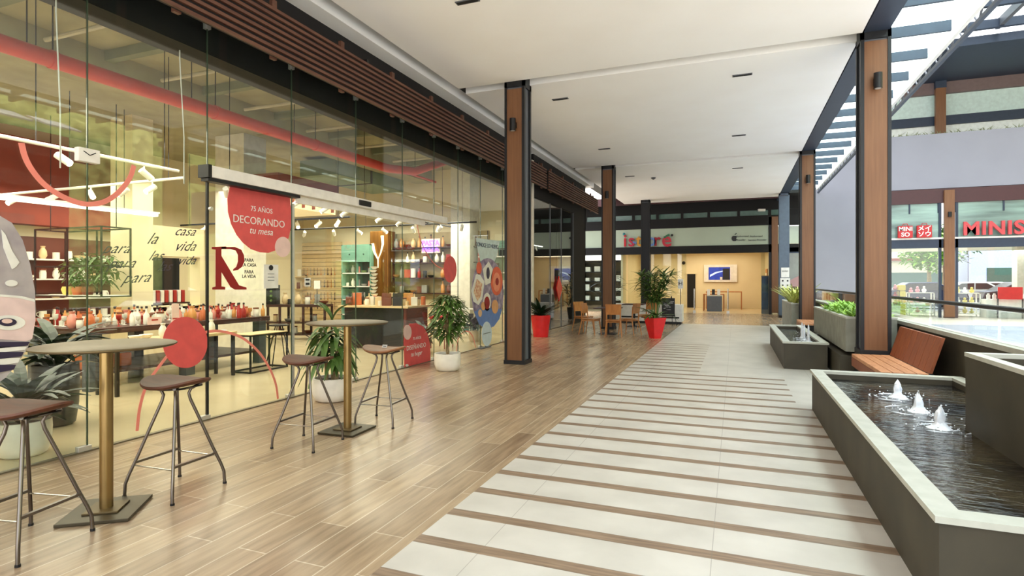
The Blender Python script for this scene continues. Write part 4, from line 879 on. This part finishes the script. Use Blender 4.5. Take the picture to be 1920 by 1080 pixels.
# tall food print
XC=GX+.13
t=thing('standing_print','tall fish shaped print of dishes standing at the glass beside the column','print',onX(913,648,XC)); t.location.z=0
def sh(n,pts,dx,m_): P=outX(pts,XC+dx); MB().poly([p-t.location for p in P],(.004,0,0)).build(n,m_,t)
sh('tail',[(892,446),(937,452),(931,480),(922,505),(905,505),(897,475)],.0,mat('print_pale_blue',(206,226,228),.5))
sh('body',ell(914,550,30,66),.004,mat('print_lilac',(184,172,196),.5,rgb2=(92,80,120),scale=7))
sh('blue_water',[(889,585),(900,578),(926,578),(941,580),(936,598),(926,612),(912,617),(898,608)],.009,mat('print_blue',(98,132,200),.5))
t2=[('tray',[(884,545),(892,515),(898,512),(908,528),(904,560),(897,572),(887,565)],.009,PAPER),('tray_food',[(888,548),(894,523),(904,532),(901,556),(895,564)],.014,mat('print_food',(196,110,80),.5,rgb2=(240,220,190),scale=22)),
('orange_plate',ell(931,527,11,27),.009,mat('print_orange',(226,104,72),.5)),('plate_ring',ell(931,529,7,18),.014,mat('print_orange2',(240,150,120),.5)),('cup',ell(932,528,3,7,12),.019,DRED),('red_dish',ell(913,566,7,17),.009,PAPER),('red_food',ell(913,568,5,12),.014,DRED),
('cup_small',ell(898,503,5,12),.009,mat('print_orange',(226,104,72),.5)),('light_plate',[(905,505),(916,490),(924,505),(920,530),(910,535)],.009,PAPER),('spoon_food',ell(915,512,3,11),.014,INKB),('biscuit',ell(928,575,6,13),.014,mat('print_biscuit',(226,168,120),.5)),('biscuit',ell(906,574,4,8),.014,mat('print_biscuit',(226,168,120),.5)),('biscuit',ell(900,587,3.5,7),.014,mat('print_biscuit2',(232,190,150),.5))]
for n_,P_,d_,m_ in t2: sh(n_,P_,d_,m_)
sh('oval_foot',ell(912.5,626,9.5,23),.012,mat('print_foot',(206,224,238),.4)); sh('foot_mark',[(906,626),(920,622),(920,623),(906,627)],.018,INK)
text('CONOCE LO NUEVO',.13,onX(914,461,XC+.01),RX,mat('print_navy',(40,60,100),.5),'lettering',t,.001)
B((-.1,-.25,0),(.0,.25,.02)).build('stand',GREYST,t); MB().tube([(-.03,0,0),(-.03,0,1.2)],.012,8).build('pole',GREYST,t)
t=sticker('standing_print','grey and pink print of cups at the far left picture edge','print',(20,560),GX+.02)
def sh2(n,pts,dx,m_): P=outX(pts,GX+.02+dx); MB().poly([p-t.location for p in P],(.004,0,0)).build(n,m_,t)
sh2('sheet',[(-60,400),(-20,396),(0,405),(22,418),(42,450),(56,495),(65,545),(67,585),(62,625),(50,655),(32,682),(10,708),(-20,730),(-60,740)],0,mat('print_grey',(196,190,190),.5,rgb2=(150,142,150),scale=3))
sh2('pink_field',[(-60,556),(0,556),(35,559),(65,566),(66,600),(60,635),(48,640),(0,636),(-60,636)],.005,mat('print_pink',(232,206,206),.5)); sh2('white_line',[(-60,552),(0,552),(40,555),(64,561),(65,566),(35,559),(0,556),(-60,556)],.008,PAPER)
sh2('saucer',ell(16,605,31,14),.010,PAPER); sh2('cup',ell(14,604,17,7.5,20),.015,INKB); sh2('cup_foam',ell(13,602,10,4.5,16),.02,PINK)
sh2('crystal',[(2,430),(10,440),(22,470),(36,492),(30,500),(22,505),(16,490),(6,465)],.008,PAPER); sh2('candle',ell(21,531,12,6,14),.008,PAPER)
for k,(a,b,c_) in enumerate([(641,648,INKB),(660,668,INKB),(650,656,PAPER),(684,693,INKB),(671,680,PAPER)]): sh2('stripe',[(-60,a),(0,a),(56-(a-640)*.6,a),(52-(a-640)*.6,b),(0,b+5),(-60,b+5)],.008+.003*(k%2),c_)
t=thing('glow_sign','purple glowing two line sign on the far shelf wall','sign',onY(807,461,14.6)); MB().cbox((0,.03,0),(.62,.03,.42)).build('panel',PINK,t); V_=mat('violet_glow',(120,80,255),.5,emit=3,ecol=(110,70,255)); text('PASTA',.2,t.location+Vector((0,0,.08)),RY,V_,'lettering',t,.004,bold=.004); text('PIZZA',.2,t.location+Vector((0,0,-.1)),RY,V_,'lettering',t,.004,bold=.004)
# ================================================================ SHOP CONTENTS
PROF={'bottle':[(.035,0),(.038,.02),(.038,.13),(.014,.17),(.012,.22),(.016,.225)],'vase':[(.03,0),(.055,.05),(.05,.12),(.025,.17),(.035,.2)],'jar':[(.04,0),(.045,.01),(.045,.1),(.04,.11),(.042,.13),(.01,.135)],
'mug':[(.035,0),(.04,.01),(.04,.09),(.034,.09),(.032,.02)],'bowl':[(.03,0),(.06,.02),(.085,.06),(.078,.06),(.03,.015)],'glass':[(.028,0),(.03,.003),(.006,.01),(.005,.07),(.03,.1),(.032,.15),(.029,.15)],
'candle':[(.03,0),(.03,.09),(.004,.09),(.003,.11)],'plate':[(.05,0),(.11,.012),(.11,.018),(.05,.006)],'canister':[(.045,0),(.045,.14),(.047,.14),(.047,.165),(.01,.17)]}
CC={'pink':(226,150,136),'orange':(204,112,66),'clear':(226,226,214),'white':(240,236,224),'brown':(120,64,40),'black':(34,30,30),'amber':(212,150,84),'red':(170,36,32),'green':(104,132,70),'beige':(222,196,150),'grey':(150,150,144),'teal':(100,150,140)}
CM={k:mat('ware_'+k,v,.25 if k in('clear','pink','amber') else .45) for k,v in CC.items()}
_pc={}
def ware(kind,col,loc,label,group,s=1,handle=False):
    key=(kind,col)
    if key not in _pc:
        if kind=='box': o=B((-.06,-.04,0),(.06,.04,.16)).build('box',CM[col],bev=.003)
        elif kind=='frame': o=B((-.09,-.01,0),(.09,.01,.24)).build('picture_frame',CM[col],bev=.003)
        elif kind=='utensil':
            m=MB(); m.tube([(0,0,0),(0,0,.14)],.006,6); m.ico((0,0,-.02),.02,1,(1,.4,1.4)); m.bm.verts.ensure_lookup_table(); o=m.build('utensil',CM[col])
        else: o=MB().lathe(PROF[kind],n=14).build(kind,CM[col],smooth=True)
        if kind=='mug': MB().tube([(.038,0,.075),(.06,0,.065),(.062,0,.035),(.038,0,.02)],.006,6).build('handle',CM[col],o)
        if kind=='bottle': MB().lathe([(.016,.22),(.016,.25),(.01,.252)],n=10).build('cap',CM['black'],o)
        if kind=='jar': MB().lathe([(.044,.128),(.044,.15),(.01,.152)],n=12).build('lid',CM['brown'],o)
        if kind=='candle': MB().lathe([(.045,-.0),(.045,.008)],n=12).build('dish',CM['white'],o)
        _pc[key]=o; r=o
    else: r=dup(_pc[key])
    r.location=loc; r.scale=(s,s,s); r.rotation_euler=(0,0,random.uniform(0,6.28) if kind not in('box','frame') else random.uniform(-.3,.3)+.3)
    tag(r,label,{'box':'box','frame':'picture frame'}.get(kind,kind),group); return r
TAKEN=[]
def spot(x0,x1,y0,y1,r,zk):
    for _ in range(60):
        x=random.uniform(x0,x1); y=random.uniform(y0,y1)
        if all(k!=zk or (x-a)**2+(y-b)**2>(r+c)**2 for a,b,c,k in TAKEN): TAKEN.append((x,y,r,zk)); return x,y
    return None
# big black table with pink and amber glassware
t=thing('display_table','long black display table crowded with pink and amber glassware','table',(-9.5,4.95,0)); B((0,0,.77),(1.45,3.2,.85)).build('tabletop',DWOOD,t,bev=.006)
for a in (.05,1.25):
    for b in (.06,1.5,2.98): B((a,b,0),(a+.16,b+.16,.77)).build('leg',mat('grey_blue_leg',(70,78,86),.5),t)
B((.1,.1,.2),(1.35,3.1,.24)).build('lower_shelf',DWOOD,t)
for k in range(170):
    q=spot(-9.4,-8.10,5.02,8.1,.041,'a')
    if not q: continue
    kd=random.choice(['bottle','glass','vase','candle','jar','glass','bottle']); cl=random.choice(['pink','orange','clear','clear','amber','white','pink','red'])
    ware(kd,cl,(q[0],q[1],.85),'%s %s among the crowd on the long black display table'%(cl,kd),'glassware on the long black table',random.uniform(.7,1.25) if kd!='bottle' else random.uniform(.75,1.1))
for k,(px_,s_) in enumerate([(283,.22),(322,.3)]):
    p=onX(px_,600,-8.15); t=thing('price_sign','pink and white price sign %s on the long black table'%('low and wide' if k==0 else 'upright and tall'),'sign',(-8.07,p.y,.85)); B((-.004,-.11 if k==0 else -.06,0),(.004,.11 if k==0 else .06,s_*.5 if k==0 else s_)).build('card',PINK,t); B((.004,-.05,.06),(.006,.05,.08)).build('print',CM['red'],t); B((-.02,-.05,-.0),(.02,.05,.004)).build('foot',PAPER,t)
# low white bench with dishes
t=thing('low_table','low pale table with white bowls in front of the black table','table',(-7.85,4.9,0)); B((0,0,.66),(.45,1.9,.70)).build('tabletop',CM['beige'],t); 
for a in (.02,.39):
    for b in (.02,1.84): B((a,b,0),(a+.04,b+.04,.66)).build('leg',BLACK,t)
for k in range(9):
    kd=['plate','bowl','bowl','vase'][k%4]; ware(kd,'white',(-7.62+.06*(k%2),5.06+k*.2,.70),'white %s on the low pale table before the black table'%kd,'white dishes on the low table',1.0)
t=thing('basket','orange wicker basket under the left end of the black table','basket',(-8.6,5.5,.24)); B((-.2,-.3,0),(.2,.3,.2)).build('body',CM['orange'],t,bev=.02); B((-.17,-.27,.2),(.17,.27,.205)).build('cloth',PAPER,t)
t=thing('frame_table','thin black open frame side table by the door','table',(-7.7,6.95,0)); m=MB()
for a in (0,.4):
    for b in (0,.8): m.box((a,b,0),(a+.025,b+.025,.62))
for z in (0,.595):
    for a in (0,.4): m.box((a,0,z),(a+.025,.825,z+.025))
    for b in (0,.8): m.box((0,b,z),(.425,b+.025,z+.025))
m.build('frame',BLACK,t); B((0,0,.62),(.425,.825,.63)).build('tabletop',CM['beige'],t)
# brown wall shelving left
def wallshelf(label,origin,L,levels,depth,axis,back=None,bm_=WHITEM,kinds=('mug','vase','bowl','jar'),cols=('white','beige','clear'),gl='',step=.17,s=1.2):
    """axis 'y': fixed on a wall facing +X; axis 'x': on a wall facing -Y"""
    t=thing('wall_shelving',label,'shelving',origin); ox,oy,oz=origin
    if back: (B((0,0,levels[0]-.3),(.03,L,levels[-1]+.45)) if axis=='y' else B((0,-.03,levels[0]-.2),(L,0,levels[-1]+.45))).build('back_panel',back,t)
    for z in levels:
        (B((.03,0,z-.03),(depth,L,z)) if axis=='y' else B((0,-depth,z-.03),(L,-.03,z))).build('shelf',bm_,t)
        n=int(L/step)
        for k in range(n):
            if random.random()<.12: continue
            a=(k+.5)*step; kd=random.choice(kinds); cl=random.choice(cols)
            loc=(ox+depth*.55,oy+a,oz+z) if axis=='y' else (ox+a,oy-depth*.55,oz+z)
            ware(kd,cl,loc,'%s %s on %s'%(cl,kd,gl),'wares on '+gl,s*random.uniform(.8,1.15))
    m=MB()
    for a in (.02,L-.05): (m.box((.0,a,levels[0]-.35),(.03,a+.03,levels[-1]+.45)) if axis=='y' else m.box((a,-.035,levels[0]-.2),(a+.03,-.0,levels[-1]+.45)))
    m.build('upright',BLACK,t); return t
wallshelf('brown backed wall shelving at the far left of the shop',(-13.27,5.4,0),3.4,[.75,1.15,1.55,1.95],.35,'y',mat('brown_back',(96,48,34),.6),gl='the brown backed left shelving',s=1.4,step=.24)
# hanging black frame with plants
p0=onY(66,560,6.4); p1=onY(190,412,6.4)
t=thing('wire_rack','black metal frame rack holding green plants left of the cream pier','frame rack',(p0.x,6.4,0)); W_=p1.x-p0.x; m=MB(); zb,zt=1.22,2.42
for a in (0,W_*.5,W_):
    for b in (0,.5): m.box((a-.012,b-.012,zb),(a+.012,b+.012,zt+.02))
for z in (zb,1.75,zt):
    for b in (0,.5): m.box((0,b-.012,z),(W_,b+.012,z+.024))
    for a in (0,W_): m.box((a-.012,0,z),(a+.012,.5,z+.024))
m.build('frame',BLACK,t); m=MB()
for a in (0,W_): m.tube([(a,.25,zt),(a,.25,5.45)],.008,6)
m.build('hanger',BLACK,t); B((0,0,zb+.024),(W_,.5,zb+.03)).build('shelf',PAPER,t)
m=MB()
for q in range(260): m.leaf((random.uniform(.5,W_*.95),random.uniform(.1,.4),random.uniform(1.45,1.95)),random.uniform(0,6.28),random.uniform(.1,.22),.06,random.uniform(-.5,1),.6,3)
o=m.build('trailing_foliage',LEAF); o.location=(p0.x,6.4,0); tag(o,'green trailing foliage arranged inside the hanging black frame','plant')
for k,(a,c_) in enumerate([(.35,'yellow'),(.7,'orange'),(1.05,'brown')]):
    m=MB().lathe([(.07,0),(.1,.1),(.08,.15),(.06,.14)],n=14); o=m.build('flower_bowl',{'yellow':GIFTC[1],'orange':CM['orange'],'brown':CM['brown']}[c_],smooth=True); o.location=(p0.x+.3+a*.8,6.6,zb+.031); tag(o,'%s bowl on the lower shelf of the hanging black frame'%c_,'bowl')
# pier and striped goods in the niche
struct('wall_right',B((-10.62,7.62,.9),(-10.6,8.98,.98)),BLACK)
t=thing('niche_shelf','dark shelf unit seen through the square opening in the cream wall','shelving',(-11.4,7.7,.6)); B((0,0,-.6),(.03,1.2,1.4)).build('back_panel',BACKB,t); B((.03,0,.42),(.4,1.2,.45)).build('shelf',DWOOD,t); B((.03,0,.0),(.4,1.2,.03)).build('shelf',DWOOD,t)
for k in range(11): 
    o=MB().box((0,0,0),(.2,.075,.26)).build('folded_towel',[CM['red'],PAPER][k%2],bev=.01); o.location=(-11.25,7.76+k*.095,1.05); tag(o,'%s folded towel in the striped row inside the wall opening'%['red','white'][k%2],'towel','striped towels in the wall opening')
# dark red desk with goods
t=thing('display_desk','dark red display desk with lower shelves right of the letter R','table',(-11.3,11.0,0),.36)
B((0,0,.84),(1.75,.6,.9)).build('tabletop',DWOOD,t,bev=.004)
for a in (0,.55,1.15,1.7):
    for b in (0,.55): B((a,b,.12),(a+.05,b+.05,.84)).build('leg',DWOOD,t)
for z in (.12,.42): B((0,0,z),(1.75,.6,z+.03)).build('shelf',DWOOD,t)
for a in (.1,1.2): MB().tube([(a-.1,.3,.12),(a+.1,.3,0),(a+.3,.3,.12)],.012,6).build('v_leg',BLACK,t)
c,s=math.cos(.36),math.sin(.36)
def ondesk(a,b,z): return (-11.3+a*c-b*s,11.0+a*s+b*c,z)
t=thing('bottle_rack','black rack of dark bottles on the left of the dark red desk','rack',ondesk(.22,.28,.9),.36); B((-.2,-.12,0),(.2,.14,.5)).build('case',BACKB,t,bev=.01)
for a in (-.09,.08):
    for b in (.1,.22,.34,.44): MB().tube([(a,-.16,b),(a,-.1,b)],.03,10).build('bottle_neck',CM['green'],t)
for k,(kd,cl,a) in enumerate([('vase','beige',.62),('mug','black',.75),('vase','beige',.95),('jar','white',1.2),('canister','grey',1.45),('bowl','brown',1.62)]): ware(kd,cl,ondesk(a,.25,.9),'%s %s standing on the dark red desk'%(cl,kd),'goods on the dark red desk',1.5)
for k in range(9): ware(['bowl','jar','mug'][k%3],['white','beige','brown','grey'][k%4],ondesk(.2+k*.17,.25,.45 if k%2 else .15),'small ware on a lower shelf of the dark red desk','wares on lower desk shelves',1.3)
t=thing('lollipop_sign','white rounded sign on a short stand on the dark red desk','sign',ondesk(1.5,.1,.9),.36); MB().cbox((0,0,.5),(.16,.02,.22)).build('plate',PAPER,t,bev=.01); MB().tube([(0,0,.0),(0,0,.4)],.01,6).build('pole',INK,t); B((-.06,-.05,0),(.06,.05,.02)).build('foot',PAPER,t)
t=thing('bar_stool','black thin legged high stool inside the shop behind the second bar table','bar stool',(-7.6,7.9,0)); MB().lathe([(.16,.70),(.17,.72),(.1,.73)],n=18).build('seat',BLACK,t)
for k in range(4): a=k*PI/2+.3; MB().tube([(.06*math.cos(a),.06*math.sin(a),.70),(.24*math.cos(a),.24*math.sin(a),0)],.01,6).build('leg',BLACK,t)
# island counter
t=thing('island_counter','black and red wood island counter covered with small goods','counter',(-8.2,10.5,0)); B((0,0,.1),(1.55,.9,.91)).build('black_front',BACKB,t); B((1.552,.0,.0),(1.62,.9,.91)).build('timber_end',mat('mahogany',(112,44,30),.4,rgb2=(78,28,20),scale=3,stretch=(1,1,9)),t); B((-.1,-.1,.915),(1.72,1.0,.955)).build('worktop',CM['beige'],t); B((.1,.05,0),(1.5,.85,.1)).build('plinth',DWOOD,t)
for k in range(34):
    q=spot(-8.2,-6.6,10.48,11.4,.055,'i')
    if q: kd=random.choice(['canister','mug','jar','frame','box','bottle','candle']); cl=random.choice(['beige','white','amber','brown','black','orange','beige','grey']); ware(kd,cl,(q[0],q[1],.957),'%s %s on top of the island counter'%(cl,kd),'goods on the island counter',1.15)
t=thing('bar_stool','red topped stool at the end of the island counter','bar stool',(-6.15,11.3,0)); B((-.2,-.25,.66),(.2,.25,.74)).build('seat',REDB,t,bev=.02)
for a in (-.17,.17):
    for b in (-.2,.2): MB().tube([(a,b,0),(a,b,.66)],.012,6).build('leg',DRED,t)
t=thing('display_steps','white stepped display stand under the far shelves','stand',(-7.1,13.3,0))
for a in (0,.8): MB().tube([(a,0,0),(a,.1,.9)],.018,6).build('upright',WHITEM,t)
for k in range(3): B((0,0,.15+k*.3),(.8,.35,.18+k*.3)).build('shelf',WHITEM,t)
for k in range(6): ware('box',['teal','black','grey'][k%3],(-7.0+.13*k,13.5,.18+.3*(k%3)+.0),'boxed ware on the white stepped stand','boxes on the white stand',1)
# slat wall with utensils
xa=onY(556,500,14.85).x; xb=onY(640,500,14.85).x
t=thing('slat_wall_panel','pale yellow slat wall hung with small utensils at the back','wall panel',(xa,14.86,0)); W_=xb-xa
for k in range(19): B((0,-.02,.3+k*.13),(W_,.02,.415+k*.13)).build('slat',CM['beige'],t)
for r_,z in enumerate([1.85,1.45,1.05,.75]):
    for k in range(11): ware('utensil',['black','brown','amber','grey'][(k+r_)%4],(xa+.22+k*(W_-.3)/11,14.80,z-.1),'utensil hanging in rows on the pale slat wall','utensils on the pale slat wall',1.3)
wallshelf('beige shelf with dark boxes left on the slat wall',(onY(533,500,14.8).x,14.82,0),.95,[1.9-.25,1.25],.3,'x',None,CM['beige'],('box','jar','frame'),('black','white','brown'),'the short beige shelves',.16,1.2)
# teal cabinet
xa=onY(642,500,14.2).x; xb=onY(697,500,14.2).x; W_=xb-xa
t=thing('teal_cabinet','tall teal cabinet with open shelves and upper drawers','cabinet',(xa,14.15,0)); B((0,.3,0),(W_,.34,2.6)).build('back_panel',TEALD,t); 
for a in (0,W_/2-.02,W_-.04): B((a,0,0),(a+.04,.3,2.6)).build('side_panel',TEAL,t)
for z in (.5,.95,1.35,1.75,2.6): B((0,0,z-.03),(W_,.3,z)).build('shelf',PAPER if z<2 else TEAL,t)
for a in (.04,W_/2+.02): d=B((a,-.01,2.08),(a+W_/2-.06,.28,2.57)).build('drawer',TEAL,t); MB().lathe([(.02,0),(.02,.02)],(a+W_/4,-.02,2.3),10).build('knob',INK,d)
for z in (.5,.95,1.35,1.75):
    for k in range(5): ware(['mug','vase','canister','bowl','jar'][k],random.choice(['white','black','pink','grey','green']),(xa+.12+k*(W_-.2)/4.3,14.3,z),'ware standing on an open shelf of the teal cabinet','wares in the teal cabinet',1.15)
# gold column
xa=onY(697,500,14.4).x; xb=onY(731,500,14.4).x
t=thing('gold_column','gold brown clad column with a pale branching Y light','column',((xa+xb)/2,14.5,0)); W_=(xb-xa)/2; MB().box((-W_,-.2,0),(W_,.2,3.0)).build('cladding',GOLD,t,bev=.02)
for pts in ([(0,-.24,1.9),(0,-.24,2.15),(-.12,-.24,2.35),(-.2,-.24,2.62)],[(0,-.24,2.15),(.1,-.24,2.35),(.17,-.24,2.6),(.15,-.24,2.85)]): MB().tube(pts,[.012,.02,.035,.05],10).build('branch_light',mat('warm_tube',(250,230,180),.4,emit=1.2),t)
for k in range(9): ware('bowl','white',((xa+xb)/2+.02*(-1)**k,14.05,1.05+.1*k),'white bowl in the tall stack before the gold column','stacked white bowls before the gold column',1.3)
t=thing('pedestal','slim pedestal under the stack of white bowls','pedestal',((xa+xb)/2,14.05,0)); B((-.15,-.12,0),(.15,.12,1.02)).build('body',BACKB,t); B((-.17,-.14,1.02),(.17,.14,1.05)).build('top',CM['beige'],t)
# far right shelves
xa=onY(733,500,14.85).x
wallshelf('long dark wall shelves across the back right of the shop',(xa,14.87,0),3.3,[1.15,1.6,2.05,2.5],.34,'x',mat('shelf_wall',(170,152,112),.7),DWOOD,('canister','jar','bowl','mug','box','vase','bottle'),('white','beige','brown','black','amber','red','white','grey'),'the long back shelves',.2,1.45)
wallshelf('short white shelves at the far end next to the column',(-6.75,14.87,0),1.2,[1.3,1.75,2.2],.34,'x',TEAL,PAPER,('canister','jar','box'),('white','grey','black'),'the short white end shelves',.2,1.4)
# rails and spot lamps
def rail(a,b,label,m_):
    a=Vector(a);b=Vector(b); t=thing('lighting_rail',label,'lighting rail',a); MB().tube([(0,0,0),b-a],.022,8).build('rail',m_,t); m=MB()
    for f in (.06,.5,.94): q=(b-a)*f; m.tube([q,q+Vector((0,0,5.42-a.z))],.006,6)
    m.build('hanger',BLACK,t)
rail((-7.3,2.2,3.05),(-7.3,5.7,3.05),'white lighting rail parallel to the glass at upper left',WHITEM)
rail((-7.3,6.1,3.0),(-7.3,13.9,3.0),'black lighting rail parallel to the glass behind the header box',BLACK)
rail((-12.6,5.9,3.0),(-7.45,5.9,3.0),'pale lighting rail crossing the shop at the left',WHITEM)
rail((-12.6,9.9,2.86),(-7.6,9.9,2.86),'thick black lighting rail crossing the shop in the middle',BLACK)
rail((-12.4,12.6,2.95),(-5.9,12.6,2.95),'black lighting rail crossing the shop at the back',BLACK)
t=thing('glow_bar','long glowing white bar over the display tables, added as a reflection','light band',(-10.2,2.5,2.72)); B((-.06,0,.0),(.06,5.0,.05)).build('diffuser',LAMPW,t); B((-.08,-.02,.05),(.08,5.02,.08)).build('housing',WHITEM,t); MB().tube([(0,.6,.08),(0,.6,2.7)],.006,6).build('hanger',BLACK,t); MB().tube([(0,4.4,.08),(0,4.4,2.7)],.006,6).build('hanger',BLACK,t)  # glowing bar added to stand in for a white reflection in the glass
proto=None
def spotlamp(x,y,z,a,lab):
    global proto
    if proto is None:
        t=thing('track_spotlight',lab,'spotlight',(x,y,z),a,'spotlights on the shop lighting rails')
        MB().tube([(0,0,-.0),(0,0,-.10)],.012,6).build('stem',WHITEM,t); MB().tube([(-.04,0,-.06),(.10,0,-.16)],.042,14).build('lamp_head',WHITEM,t,smooth=True); MB().tube([(.10,0,-.16),(.106,0,-.164)],.036,12).build('lens',LAMPE,t); proto=t
    else: dup(proto,(x,y,z),a,lab)
for y in (2.6,3.3,4.2,5.2): spotlamp(-7.3,y,3.03,random.uniform(0,6.28),'white spotlight on the near white lighting rail')
for y in (6.5,7.2,8.0,8.8,9.4,10.6,11.4,12.1,13.2): spotlamp(-7.3,y,2.98,random.uniform(2,5),'white spotlight on the black rail parallel to the glass')
for x in (-8.1,-8.7,-9.5,-10.4,-11.5): spotlamp(x,5.9,2.98,random.uniform(3,6),'white spotlight on the pale crossing rail at the left')
for x in (-7.9,-8.4,-9.0,-9.7,-10.3,-11.0,-11.8): spotlamp(x,9.9,2.84,random.uniform(3.5,5.8),'glowing spotlight on the thick black crossing rail')
for x in (-6.3,-6.9,-7.7,-8.6,-9.4,-10.2,-11.2): spotlamp(x,12.6,2.93,random.uniform(0,3),'glowing spotlight on the black rail at the back')
